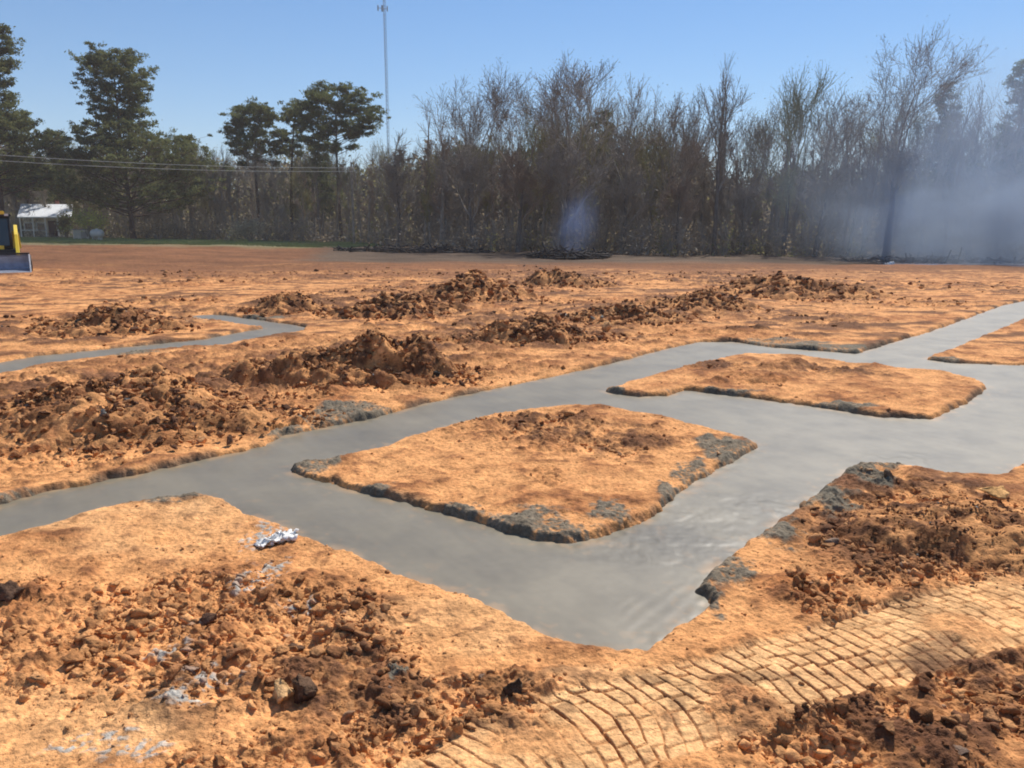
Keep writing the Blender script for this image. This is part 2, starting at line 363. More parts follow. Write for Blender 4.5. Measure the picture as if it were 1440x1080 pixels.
# ------------------------------------------------------------------ the ground: one polar sheet, finest in front of the viewer
def radii(a, segs):
    r = [a]
    for lim, q in segs:
        while r[-1] < lim: r.append(r[-1]*(1+q))
    return np.array(r)
rad = radii(1.55, ((2.0, .006), (4.2, .0015), (7.5, .0019), (14, .0032), (32, .006), (130, .014), (1200, .08)))
fine = np.radians(np.arange(-43, 43.01, .062)); coarse = np.radians(np.arange(45, 315.1, 2.5))
ang = np.concatenate([fine, coarse])          # clockwise from +Y
def polar_sheet(rad, ang, close=True):
    A, Rr = np.meshgrid(ang, rad); x = (Rr*np.sin(A)).ravel(); y = (Rr*np.cos(A)).ravel()
    nr, na = len(rad), len(ang); i = np.arange(nr-1)[:, None]*na; j = np.arange(na if close else na-1)[None, :]
    j2 = (j+1) % na
    F = np.stack([i+j, i+j2, i+na+j2, i+na+j], -1).reshape(-1, 4)
    return x, y, F[:, ::-1]
gx_, gy_, gF = polar_sheet(rad, ang)
gz_, gC = ground_height(gx_, gy_)
V = np.stack([gx_, gy_, gz_], 1); V = np.vstack([V, [[0, 0, 0]]]); gC = np.vstack([gC, [gC[0]]])
na = len(ang); cen = len(V)-1; jj = np.arange(na)
fan = np.stack([jj, np.full(na, cen), (jj+1) % na], 1)
g = mesh_np('ground', V, [gF[:, ::1], fan], M_SOIL, gC, smooth=True); tag(g, kind='structure')
print('ground verts', len(V))

def zat(x, y):
    z, _ = ground_height(np.array([float(x)]), np.array([float(y)])); return float(z[0])

# ------------------------------------------------------------------ fresh concrete in the footing trenches
crad = radii(1.9, ((9, .004), (30, .010), (45, .02))); cang = np.radians(np.arange(-62, 62, .12))
cx, cy, cF = polar_sheet(crad, cang, close=False)
def conc_obj(name, polys, label):
    m = (cy > .5)
    d = np.full(cx.shape, -9.0)
    dd = sdist(polys[0], cx[m], cy[m])
    for q in polys[1:]: dd = np.minimum(dd, -sdist(q, cx[m], cy[m]))
    d[m] = dd
    keepv = d > -.10; fk = keepv[cF].all(1); F = cF[fk]
    used = np.unique(F); remap = np.full(len(cx), -1); remap[used] = np.arange(len(used)); F = remap[F]
    X, Y = cx[used], cy[used]; D = d[used]
    z = base_z(X, Y)+CZ + .0025*fbm(X, Y, 1.6, 2, 201) + .0005*fbm(X, Y, .25, 2, 205)
    ruf = blobs(X, Y, [(960,760,150,26),(1060,700,70,20),(1000,720,90,20),(880,770,60,12),(1290,640,60,10)], .5, 91)
    z += ruf*(.0011*fbm(X, Y, .045, 3, 207)+.003*sst(-.1, .25, fbm(X, Y, .35, 3, 208)))
    # screed drag lines beside the right bank
    dr = blobs(X, Y, [(925,868,45,40),(965,835,30,30)], .4, 93); z += dr*.0005*np.sin((X*.8-Y*.62)*85+2*fbm(X,Y,.3,2,219))
    rim = 1-sst(.0, .09, D); z += rim*.003*fbm(X, Y, .12, 2, 211)
    c = np.array([.196,.165,.112])*(1+.13*fbm(X, Y*1.6, .9, 4, 213)+.05*fbm(X, Y, .05, 2, 215)+.07*fbm(X*3+Y*2, Y*.4-X*.3, .4, 3, 216))[:, None]
    wet = blobs(X, Y, [(960,770,170,18),(1100,710,60,30),(1290,640,80,12),(930,740,60,16)], .5, 95, .5)
    c = c*(1-.22*wet)[:, None]
    orange = np.clip(rim*sst(-.2, .5, fbm(X, Y, .2, 3, 217))+.5*(1-sst(.0, .3, D))*sst(.35,.7,fbm(X, Y, .09, 3, 218)), 0, 1)*.5; c = c*(1-orange)[:, None]+np.array([.45,.27,.13])*orange[:, None]
    o = mesh_np(name, np.stack([X, Y, z], 1), F, M_CONC, c, smooth=True)
    tag(o, label=label, kind='structure'); return o
conc_obj('concrete_footing', [OUTER, ISL1, ISL2, ISL3], 'wet grey concrete filling the wide footing trenches round the dirt islands')
conc_obj('concrete_footing', [FAR], 'thin strip of grey concrete in the far left trench')

# ------------------------------------------------------------------ angular clods of clay
def ico(n):
    bm = bmesh.new(); bmesh.ops.create_icosphere(bm, subdivisions=n, radius=1)
    v = np.array([p.co[:] for p in bm.verts]); f = np.array([[q.index for q in p.verts] for p in bm.faces]); bm.free(); return v, f
def lump(n, seed):
    v, f = ico(n); r = np.random.default_rng(seed); v = v.copy()
    for _ in range(13):
        d = r.normal(size=3); d /= np.linalg.norm(d); lim = r.uniform(.30, .72); p = v@d; v -= np.where(p > lim, p-lim, 0)[:, None]*d
    v *= (1+.10*r.normal(size=(len(v), 1))); v *= r.uniform(.45, 1.35, 3); return v*1.25, f
L1 = [lump(1, 300+i) for i in range(10)]; L2 = [lump(2, 400+i) for i in range(10)]
def rotm(r):
    q = r.normal(size=4); q /= np.linalg.norm(q); w_, x, y, z = q
    return np.array([[1-2*(y*y+z*z), 2*(x*y-z*w_), 2*(x*z+y*w_)], [2*(x*y+z*w_), 1-2*(x*x+z*z), 2*(y*z-x*w_)], [2*(x*z-y*w_), 2*(y*z+x*w_), 1-2*(x*x+y*y)]])
def scatter(P, size, colr, seed, hi=.03):
    """P (n,3) centres; returns V,F,C"""
    r = np.random.default_rng(seed); Vs, Fs, Cs = [], [], []; o = 0
    for p, s, c in zip(P, size, colr):
        v, f = (L2 if s > hi else L1)[r.integers(10)]
        v = (v@rotm(r).T)*s*np.array([1, 1, .8])+p; Vs.append(v); Fs.append(f+o); o += len(v); Cs.append(np.tile(c*r.uniform(.9, 1.1), (len(v), 1)))
    return np.vstack(Vs), np.vstack(Fs), np.vstack(Cs)
CL = np.array([.62,.31,.13]); CM = np.array([.38,.165,.065]); CD = np.array([.13,.060,.032]); CG = np.array([.24,.23,.20]); CB = np.array([.035,.028,.024])
def pick(n, r, w):
    idx = r.choice(5, n, p=np.array(w)/sum(w)); return np.array([CL, CM, CD, CG, CB])[idx]*r.uniform(.8, 1.2, (n, 1))

# loose clods over the rough ground
r_ = np.random.default_rng(77)
cand = []
for n, lo, hi_ in ((52000, 1.9, 4.5), (22000, 4.5, 9), (20000, 9, 24), (9000, 24, 40)):
    a = np.radians(r_.uniform(-40, 40, n)); q = np.sqrt(r_.uniform(lo*lo, hi_*hi_, n)); cand.append(np.stack([q*np.sin(a), q*np.cos(a)], 1))
cand = np.vstack(cand); X, Y = cand.T
rg = blobs(X, Y, ROUGH, .45, 31); sdv = conc_sd(X, Y); U, Vv = track_uv(X, Y)
ok = (r_.random(len(X)) < .04+.85*rg**1.3*np.clip(.55+1.5*fbm(X, Y, .45, 3, 321), .08, 1.3)) & (sdv < -.03) & ~((np.abs(Vv) < TW) & (r_.random(len(X)) > .05))
X, Y = X[ok], Y[ok]; Z, gcol = ground_height(X, Y); rr = np.hypot(X, Y); rg = rg[ok]
size = (.0034+.0165*r_.random(len(X))**5*(.5+.8*rg))*(1+rr*.10)
cc = pick(len(X), r_, [5, 3, 1.6, .2, .08]); cc = .45*cc+.55*gcol
Vc, Fc, Cc_ = scatter(np.stack([X, Y, Z+size*.14], 1), size, cc, 5, .018)
o = mesh_np('dirt_clods', Vc, Fc, M_SOIL, Cc_); tag(o, label='loose crumbs and clods of orange clay strewn over the ground', cat='soil', kind='stuff')
print('clods', len(X))

# ------------------------------------------------------------------ spoil piles, each one a thing
def spoil(px, py, hw, hpx, label, depth=None, darkness=.6, seed=0, nl=500, lmax=.06, ang_=0, lumpw=(2, 4, 2, .05, .05), flat=1.0):
    """px,py base centre in the photo; hw half width px; hpx height px above base"""
    c = ground(px, py); e = ground(px+hw, py); rx = abs(e[0]-c[0])*1.15; D = c[1]; darkness = darkness*.9
    hgt = hpx/FPX*math.hypot(*c)*.56; ry = depth or rx*.62
    cyy = D+ry*.75; cxx = c[0]*(1+ry*.75/D); rz = ang_
    res = max(.010, .0022*D); n1 = int(min(300, 2.5*rx/res)); n2 = int(min(200, 2.5*ry/res))
    gx, gy = np.meshgrid(np.linspace(-1.25, 1.25, n1), np.linspace(-1.25, 1.25, n2)); gx, gy = gx.ravel(), gy.ravel()
    ca, sa = math.cos(rz), math.sin(rz)
    def form(gx, gy):
        X = cxx+(gx*rx)*ca-(gy*ry)*sa; Y = cyy+(gx*rx)*sa+(gy*ry)*ca
        q = np.sqrt(gx**2+gy**2)+.30*fbm(gx+seed, gy, .7, 3, seed+1)
        dome = (1-sst(.0, 1.1, q))
        top = dome*(1+.45*fbm(gx*1.5+seed*3, gy*1.5, .6, 2, seed+2))
        return X, Y, q, dome, np.clip(top, 0, 2)
    X, Y, q, dome, top = form(gx, gy)
    bz = base_z(X, Y)
    big = max(.09, .085*rx); H, rv = clodfield(X, Y, big, .7, seed+40); H2, rv2 = clodfield(X, Y, big*.45, .75, seed+43)
    H = np.maximum(H, H2*1.1); rough = fbm(X, Y, big*1.3, 3, seed+5)
    k = sst(.0, .25, dome)
    z = bz + hgt*top + (H*.75+.12*hgt*rough+.012*fbm(X, Y, .06, 2, seed+8))*k - .06 - .25*sst(1.0, 1.25, q) + .04*k
    sd_ = conc_sd(X, Y); z = np.where(sd_ > -.12, np.minimum(z, bz-.12), z)
    n1_ = fbm(X, Y, .4*max(1, rx*.5), 3, seed+9); n2_ = fbm(X, Y, .12*max(1, rx*.5), 3, seed+10)
    dk = np.clip(darkness*(1.1*sst(-.5, .45, n1_+.6*n2_+.5*(rv-.5)))*sst(.0, .4, dome+.1*n2_), 0, .92)
    col = soil_colour(X, Y, dk, np.zeros_like(X), np.zeros_like(X), n1_, n2_, rv)
    Vd = np.stack([X, Y, z], 1); i = np.arange(n2-1)[:, None]*n1; j = np.arange(n1-1)[None, :]
    Fd = np.stack([i+j, i+j+1, i+n1+j+1, i+n1+j], -1).reshape(-1, 4)
    nl = int(nl*2.8); r = np.random.default_rng(seed+500); lx = r.normal(0, .48, nl); ly = r.normal(0, .48, nl)
    X, Y, q, dome, top = form(lx, ly); kk = (q < 1.1) & (conc_sd(X, Y) < -.05); X, Y, q, dome, top = X[kk], Y[kk], q[kk], dome[kk], top[kk]
    H, _ = clodfield(X, Y, big, .7, seed+40)
    sz = .58*lmax*(.12+.88*r.random(len(X))**4)
    Z = base_z(X, Y)+hgt*top+H*.8-.02*(dome > .1)+sz*.25
    cc = pick(len(X), r, lumpw)*(1-.15*darkness*(dome > .15))[:, None]
    Vl, Fl, Cl = scatter(np.stack([X, Y, Z], 1), sz, cc, seed+9, .02)
    o = mesh_np('spoil_pile', np.vstack([Vd, Vl]), [Fd, Fl+len(Vd)], M_SOIL, np.vstack([col, Cl]))
    sm = np.zeros(len(o.data.polygons), bool); sm[:len(Fd)] = True; o.data.polygons.foreach_set('use_smooth', sm)
    tag(o, label, 'dirt pile', 'piles of dug clay beside the trenches'); return o
spoil(150,625,300,84,'long heap of lumpy clay at the left edge, nearest the left footing',depth=1.15,darkness=.45,seed=1,nl=2600,lmax=.070)
spoil(500,543,170,98,'tall dark cloddy heap behind the bend of the left footing',depth=.85,darkness=.75,seed=2,nl=1700,lmax=.07)
spoil(745,487,112,54,'dark rounded clay heap with pale boulders in its face, left of the concrete bend',depth=.9,darkness=.8,seed=3,nl=900,lmax=.10)
spoil(880,455,95,28,'low lumpy clay heap with one upright orange clod',depth=.9,darkness=.65,seed=4,nl=500,lmax=.13)
spoil(985,438,70,36,'dark heap at the right end of the middle row of piles',depth=1.3,darkness=.75,seed=5,nl=350,lmax=.13)
spoil(1105,420,122,35,'broad brown heap farthest right in the field',depth=2.0,darkness=.72,seed=6,nl=600,lmax=.16)
spoil(790,405,68,36,'small pointed brown heap at the back, in front of the thin smoke',depth=1.8,darkness=.8,seed=7,nl=400,lmax=.16)
spoil(668,424,82,52,'peaked brown heap in the back row, left of the pointed one',depth=1.9,darkness=.72,seed=8,nl=500,lmax=.17)
spoil(560,448,95,42,'dark broken heap below and left of the peaked back heap',depth=1.3,darkness=.75,seed=9,nl=600,lmax=.14)
spoil(405,443,62,38,'small dark heap just above the far thin strip of concrete',depth=1.0,darkness=.8,seed=10,nl=320,lmax=.12)
spoil(165,470,105,46,'low brown heap on the far side of the thin concrete strip, at left',depth=1.1,darkness=.62,seed=11,nl=700,lmax=.10)
spoil(1370,795,250,62,'dark brown mound of dug soil at the right edge above the crawler tracks',depth=.62,darkness=.80,seed=12,nl=2200,lmax=.028,ang_=.25,lumpw=(1.5,3,3,.05,.1))

# ------------------------------------------------------------------ a few single stones and scraps
def stone(name, px, py, hw_px, colr, label, cat, seed, squash=(1, 1, .8), lift=.35, sub=2):
    x, y = ground(px, py); d = math.hypot(x, y); s = hw_px/FPX*math.hypot(d, CAMH)
    v, f = lump(3, seed); v = v*s*np.array(squash); v += .04*s*np.random.default_rng(seed).normal(size=v.shape)
    o = mesh_np(name, v, f, M_SOIL, np.tile(np.array(colr), (len(v), 1))*np.random.default_rng(seed).uniform(.9, 1.1, (len(v), 1)))
    o.location = (x, y, zat(x, y)+s*lift); tag(o, label, cat); return o
stone('clay_or_shade_clod', 402, 975, 20, (.72,.42,.19), 'pale heart-shaped clod standing in front of a dark shadow lump, bottom left', 'clod', 901, (1, .7, 1.1))
stone('clay_or_shade_clod', 428, 978, 24, (.15,.085,.05), 'big dark lump standing in for the shadow beside the pale heart-shaped clod', 'clod', 902, (1.1, .8, .75))  # lump coloured dark as the shadow next to the pale clod
stone('clay_or_shade_clod', 727, 975, 20, (.085,.055,.036), 'dark lump standing in for a shadow at the start of the crawler tracks, bottom centre', 'clod', 903, (1.1, .8, .8))  # shadow between clods, built as a dark lump
stone('clay_or_shade_clod', 8, 852, 18, (.14,.08,.05), 'dark lump standing in for a shadow cut by the left edge, level with the end of the pale scrap', 'clod', 904, (1.2, .8, .6))  # dark colour stands for the shade under a bright clod
stone('clay_or_shade_clod', 290, 880, 12, (.17,.09,.055), 'small dark lump standing in for a shadow in the middle of the crumbs at left', 'clod', 905)  # a shadowed gap among the crumbs, put in as a dark lump
stone('clay_or_shade_clod', 418, 905, 16, (.14,.075,.045), 'small dark lump standing in for a shadow up and right of the heart-shaped clod', 'clod', 906)  # another shadow made as a dark-coloured lump
stone('clay_or_shade_clod', 852, 468, 11, (.70,.38,.17), 'upright orange clod on the far bank by the low heap', 'clod', 907, (.8, .8, 1.2))
stone('boulder', 722, 478, 14, (.55,.33,.17), 'pale rounded boulder in the face of the dark middle heap', 'boulder', 908, (1.1, .9, .8), .9)
stone('boulder', 1398, 704, 16, (.62,.34,.13), 'yellowish clod on the flank of the right mound', 'clod', 909, (1.1, .9, .7), .6)

def scrap(px, py, wpx, hpx, D, label, seed, colr, th=.01):
    """crumpled sheet"""
    r = np.random.default_rng(seed); n, m = 22, 12; u, v = np.meshgrid(np.linspace(-1, 1, n), np.linspace(-1, 1, m)); u, v = u.ravel(), v.ravel()
    s = D/FPX; W = wpx*s/2; H = hpx*s/2
    x = u*W; y = v*W*.45+.25*W*u*.3; x = x+W*.22*fbm(u*1.3, v+seed, .6, 3, seed+1); y = y+W*.22*fbm(u+seed, v, .5, 3, seed+2); z = H*np.clip(.75+1.5*fbm(u+seed, v, .55, 4, seed)+.45*u, .03, 3)*(1-.4*v*v)
    i = np.arange(m-1)[:, None]*n; j = np.arange(n-1)[None, :]; F = np.stack([i+j, i+j+1, i+n+j+1, i+n+j], -1).reshape(-1, 4)
    o = mesh_np('plastic_scrap', np.stack([x, y, z], 1), F, plain('scrap_plastic', colr, .5, .08, 20)); c = ground(px, py)
    md = o.modifiers.new('thick', 'SOLIDIFY'); md.thickness = th
    o.location = (c[0], c[1], zat(*c)+.004); o.rotation_euler = (0, 0, .45); tag(o, label, 'scrap'); return o
scrap(390, 762, 56, 14, 4.3, 'crumpled white scrap lying at the edge of the left footing', 3, (.80,.78,.74), .006)
scrap(1251, 372, 15, 5, 52, 'small white scrap far off at the foot of the smoke', 5, (.8,.8,.78), .03)

# ------------------------------------------------------------------ trees
BARK = plain('grey_bark', (.27,.235,.19), .95, .35, 2.0, [(12, .6, .03)])
TWIG = plain('bare_twigs', (.30,.255,.20), .95, .25, .6)
BARKD = plain('dark_bark', (.13,.112,.095), .95, .35, 2.0, [(12, .6, .03)])
TWIGD = plain('dark_twigs', (.29,.255,.215), .95, .25, .6)
TWIG2 = plain('budding_twigs', (.30,.29,.165), .95, .25, .6)
TWIGR = plain('reddish_twigs', (.27,.205,.155), .95, .25, .6)
PBARK = plain('pine_bark', (.095,.062,.045), .95, .35, 2.0, [(10, .6, .03)])
NEED = leafy('pine_needles', (.150,.160,.062), .9, .45, .9)
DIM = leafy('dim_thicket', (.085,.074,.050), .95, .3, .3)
LEAFO = leafy('olive_leaves', (.30,.27,.12), .9, .4, .8)
LEAFB = leafy('brown_leaves', (.34,.27,.18), .9, .4, .8)
class Tubes:
    def __init__(s): s.V = []; s.F = []; s.n = 0
    def add(s, pts, rads, k=4):
        pts = [Vector(p) for p in pts]; n = len(pts); a = np.arange(k)*2*math.pi/k; ca, sa = np.cos(a), np.sin(a); base = s.n
        for i, p in enumerate(pts):
            d = (pts[min(i+1, n-1)]-pts[max(i-1, 0)]); d.normalize() if d.length > 1e-9 else None
            up = Vector((1, 0, 0)) if abs(d.x) < .8 else Vector((0, 1, 0)); e1 = d.cross(up).normalized(); e2 = d.cross(e1)
            s.V.append(np.array(p)+rads[i]*(ca[:, None]*np.array(e1)+sa[:, None]*np.array(e2)))
        j = np.arange(k); j2 = (j+1) % k
        for i in range(n-1):
            b = base+i*k; s.F.append(np.stack([b+j, b+j2, b+k+j2, b+k+j], 1))
        s.n += n*k
    def get(s): return np.vstack(s.V), np.vstack(s.F)
def leaf_cards(C, size, r, elong=1.0):
    """small two-triangle leaves at centres C"""
    n = len(C); d = r.normal(size=(n, 3)); d /= np.linalg.norm(d, axis=1)[:, None]; e = r.normal(size=(n, 3)); e -= (e*d).sum(1)[:, None]*d; e /= np.linalg.norm(e, axis=1)[:, None]
    s = size*r.uniform(.6, 1.4, (n, 1)); a = d*s*elong; b = e*s
    V = np.stack([C-a, C+b*.5, C+a, C-b*.5], 1).reshape(-1, 3); F = np.arange(4*n).reshape(-1, 4); return V, F

def bare_tree(H, W, seed, first=.3, spread=.6, levels=5, twig=.013, forks=1, lean=0.0, material=TWIG, buds=0, density=1.0, up=.45, thick=1.0):
    """returns (trunk mesh, crown mesh); H height, W crown width"""
    r = random.Random(seed); tk = Tubes(); cr = Tubes(); tips = []
    def grow(tb, p, d, L, rad, lev):
        n = 4 if lev < 2 else (3 if lev < 4 else 2); pts = [p]; rads = [rad]; dd = d.copy()
        for i in range(n):
            dd = (dd+Vector((r.gauss(0, .13), r.gauss(0, .13), r.gauss(0, .08)+.06*up))).normalized(); p = p+dd*L/n; pts.append(p)
            rads.append(max(twig*.8, rad*(1-.55*(i+1)/n)))
        tb.add(pts, rads, 6 if lev == 0 else (4 if lev < 3 else 3))
        if lev >= levels: tips.append(pts[-1]); return
        nb = {1: 5, 2: 5, 3: 5, 4: 4, 5: 3}.get(lev, 4); nb = max(2, int(round(nb*density)))
        for b in range(nb):
            t = .25+.75*(b+r.random())/nb; f = t*n; i = min(n-1, int(f)); q = pts[i].lerp(pts[i+1], f-i)
            az = r.uniform(0, 6.283); ax = dd.orthogonal().normalized(); ax.rotate(Matrix.Rotation(az, 3, dd))
            nd = (dd*r.uniform(.55, 1.0)+ax*r.uniform(.45, .95)*spread*1.5+Vector((0, 0, up*.35))).normalized()
            grow(cr, q, nd, L*r.uniform(.48, .72), max(twig, rads[i]*.5), lev+1)
        grow(cr, pts[-1], dd, L*r.uniform(.5, .65), max(twig, rads[-1]*.9), lev+1)
    # trunk
    r0 = (H*.0135+.05)*thick; pts = [Vector((0, 0, -.3))]; N = 8; dd = Vector((lean, 0, 1)).normalized(); TH = H*.72 if forks == 1 else H*.42
    for i in range(N): dd = (dd+Vector((r.gauss(0, .035), r.gauss(0, .035), .05))).normalized(); pts.append(pts[-1]+dd*TH/N)
    rads = [r0*(1-.62*i/N) for i in range(N+1)]; rads[0] *= 1.3; tk.add(pts, rads, 7)
    nb = int(9*density)+2 if forks == 1 else int(5*density)+1
    for b in range(nb):
        t = first+(1-first)*(b+.5*r.random())/nb; f = t*N; i = min(N-1, int(f)); q = pts[i].lerp(pts[i+1], f-i)
        az = b*2.4+r.uniform(-.4, .4); tp = (t-first)/(1-first)
        out = Vector((math.cos(az), math.sin(az), 0)); nd = (out*spread*1.1+Vector((0, 0, .75+up*.5))).normalized()
        L = W*.5*(1-.45*tp)*r.uniform(.6, .95)
        grow(cr, q, nd, L, rads[i]*.55, 1)
    if forks > 1:
        for b in range(forks):
            az = b*6.283/forks+r.uniform(-.5, .5); nd = (Vector((math.cos(az), math.sin(az), 0))*spread*r.uniform(.35, .8)+Vector((0, 0, 1))).normalized()
            grow(cr, pts[-1], nd, H*.33*r.uniform(.85, 1.1), rads[-1]*.8, 1)
    else: grow(cr, pts[-1], dd, H*.16, rads[-1], 2)
    V, F = cr.get(); Vt, Ft = tk.get()
    z = max(V[:, 2].max(), Vt[:, 2].max()); k = H/z; V = V*k; Vt = Vt*k
    mats, mi = [material], np.zeros(len(F)); FF = [F]
    if buds:
        rn = np.random.default_rng(seed); C = np.array([t[:] for t in tips])*k; C = np.repeat(C, buds, 0)+rn.normal(0, .26, (len(C)*buds, 3))
        Vb, Fb = leaf_cards(C, .045, rn, 1.6); FF = [np.vstack([F, Fb+len(V)])]; V = np.vstack([V, Vb])
    return (Vt, Ft), (V, FF[0])
def tree_object(name, parts, tm, cm, loc, rz, scale, **kw):
    e = empty(name, loc, rz, **kw); e.scale = scale
    mesh_np('trunk', parts[0][0], parts[0][1], tm, parent=e, smooth=True); mesh_np('crown', parts[1][0], parts[1][1], cm, parent=e); return e
def pine(H, W, seed, bare=.35, shape='cone', tufts=1.0, open_=0.0):
    r = random.Random(seed); rn = np.random.default_rng(seed); tk = Tubes(); cr = Tubes(); C = []
    N = 9; pts = [Vector((0, 0, -.3))]; dd = Vector((0, 0, 1))
    for i in range(N): dd = (dd+Vector((r.gauss(0, .025), r.gauss(0, .025), .05))).normalized(); pts.append(pts[-1]+dd*H*.97/N)
    r0 = H*.012+.06; rads = [r0*(1-.85*i/N) for i in range(N+1)]; rads[0] *= 1.25; tk.add(pts, rads, 7)
    nb = int(60*tufts)
    for b in range(nb):
        t = bare+(1-bare)*((b+r.random())/nb); f = min(t*N, N-.01); i = int(f); q = pts[i].lerp(pts[i+1], f-i); tp = (t-bare)/(1-bare)
        if shape == 'cone': wr = (1-tp)**.75*.5+.10*math.sin(tp*9)+.06
        elif shape == 'umbrella': wr = math.sin(min(1, tp*1.0)**.6*math.pi*.86)*.5 + .08
        else: wr = math.sqrt(max(0, 1-(2*tp-.9)**2*.8))*.46
        L = W*max(.08, wr)*r.uniform(.55, 1.12)
        if r.random() < open_: continue
        az = b*2.399+r.uniform(-.5, .5); d = Vector((math.cos(az), math.sin(az), r.uniform(-.05, .35)+.4*tp)).normalized()
        lp = [q]; dd = d.copy()
        for s in range(4): dd = (dd+Vector((r.gauss(0, .12), r.gauss(0, .12), .07))).normalized(); lp.append(lp[-1]+dd*L/4)
        lr = max(.02, rads[i]*.35); cr.add(lp, [lr*(1-.7*s/4) for s in range(5)], 4)
        for s in range(int(7*max(.5, L/1.6))):
            f2 = r.uniform(.45 if shape == 'cone' else .7, 1.0)*4; ii = min(3, int(f2)); c = lp[ii].lerp(lp[ii+1], f2-ii)
            off = Vector((r.gauss(0, .11*L+.1), r.gauss(0, .11*L+.1), abs(r.gauss(0, .06*L+.12))))
            c2 = c+off; cr.add([c, c.lerp(c2, .5)+Vector((0, 0, .04)), c2], [.018, .014, .01], 3)
            C.append((c2, r.uniform(.17, .36)))
    C.append((pts[-1], .35)); P = []
    for c, s in C: P.append(np.array(c)+rn.normal(0, 1, (34, 3))*s*np.array([1, 1, .5])*.75)
    Vb, Fb = leaf_cards(np.vstack(P), .105, rn, 1.5); V, F = cr.get()
    mi = np.concatenate([np.zeros(len(F)), np.ones(len(Fb))]); Vt, Ft = tk.get()
    return (Vt, Ft), (np.vstack([V, Vb]), np.vstack([F, Fb+len(V)]), mi)
def pine_object(P, loc, rz, scale, **kw):
    e = empty('pine_tree', loc, rz, **kw); e.scale = scale
    mesh_np('trunk', P[0][0], P[0][1], PBARK, parent=e, smooth=True)
    mesh_np('crown', P[1][0], P[1][1], parent=e, mats=[PBARK, NEED], midx=P[1][2]); return e
def foot(px, D):
    d = ray(px, 315); x = d.x*D/d.y; return x, D, float(base_z(np.array(x), np.array(D)))
def height_for(px, py, D): return at(px, py, D).z-foot(px, D)[2]

# pines that stand out
PN = [ # px, top py, D, width px, shape, bare, open, label
 (4,26,86,122,'cone',.22,.1,'tall dark pine cut by the left edge of the picture'),
 (186,72,92,172,'cone',.14,.03,'big dark pine standing free in front of the wood at left'),
 (364,146,104,84,'round',.55,.1,'round-topped pine, first of the three right of the big one'),
 (411,138,108,40,'round',.62,.35,'thin sparse pine between the round-topped and the flat-topped ones'),
 (480,135,100,92,'umbrella',.62,.12,'flat-topped umbrella pine left of the radio mast'),
 (98,182,104,60,'cone',.3,.1,'short dark pine left of the big free-standing one'),
 (268,186,106,48,'cone',.4,.2,'short dark pine right of the big free-standing one'),
 (40,155,98,64,'cone',.3,.2,'middle-sized pine next to the left edge, beside the tallest'),
 (455,200,112,60,'cone',.3,.1,'low dark pine under the flat-topped one'),
 (1323,108,84,52,'cone',.35,.25,'slim pine behind the smoke, right of the big spreading tree'),
 (1414,72,78,62,'cone',.42,.25,'tall thin-crowned pine near the right edge behind the smoke'),
 (1440,120,84,60,'cone',.4,.25,'pine cut by the right edge behind the smoke'),
 (660,205,96,60,'round',.45,.2,'dark low pine inside the wood behind the forked bare tree'),
 (855,150,96,44,'cone',.4,.4,'thin evergreen inside the wood right of the widest bare tree'),
]
for k, (px, py, D, wpx, sh, ba, op, lb) in enumerate(PN):
    H = height_for(px, py, D); W = wpx/FPX*D*1.15; P = pine(H, W, 60+k, ba, sh, 1.8 if wpx > 100 else 1.05, op)
    pine_object(P, foot(px, D), 0, (1, 1, 1), label=lb, cat='pine tree', group='pines rising above the wood')
# bare trees that stand out
BT = [ # px, top, D, width px, forks, spread, lean, material, first, label
 (563,180,84,62,1,.6,0,TWIG,.35,'slender bare tree just right of the radio mast'),
 (622,168,78,70,2,.7,.10,TWIG,.35,'low bare tree leaning right, left of the tall central trees'),
 (668,92,74,118,2,.8,-.10,TWIG,.40,'tall bare tree with a crooked fork leaning left, first of the central group'),
 (728,86,72,120,2,.75,.05,TWIGR,.42,'bare tree with a rusty rounded crown, middle of the central group'),
 (792,56,70,150,3,.7,0,TWIG,.38,'tallest and widest bare tree of the central group, behind the thin smoke'),
 (880,134,76,92,2,.7,0,TWIG,.35,'rounded bare tree right of the tallest central tree'),
 (952,126,74,90,2,.75,.0,TWIGR,.40,'bushy bare tree with a round head between the centre and the narrow tree'),
 (1006,68,72,56,1,.55,0,TWIG,.45,'narrow pointed bare tree standing alone above its neighbours'),
 (1046,146,78,76,2,.65,0,TWIG,.4,'low bare tree just right of the narrow pointed one'),
 (1104,84,74,70,3,.40,0,TWIG2,.42,'upright bare tree with greenish swelling buds'),
 (1150,116,72,88,2,.6,0,TWIG,.35,'bare tree between the budding tree and the big spreading one'),
 (1196,150,74,76,2,.6,0,TWIG,.35,'lower bare tree left of the big spreading one'),
 (1250,30,64,112,3,.85,-.02,TWIG,.8,'big old bare tree with spreading limbs, highest on the right'),
 (1298,150,74,72,2,.6,0,TWIG,.35,'bare tree in the smoke just right of the big spreading one'),
 (1366,118,72,86,2,.6,0,TWIG,.35,'bare tree in the smoke left of the thin-crowned pine'),
 (1436,96,74,80,2,.6,0,TWIG,.35,'bare tree at the right edge in the smoke'),
]
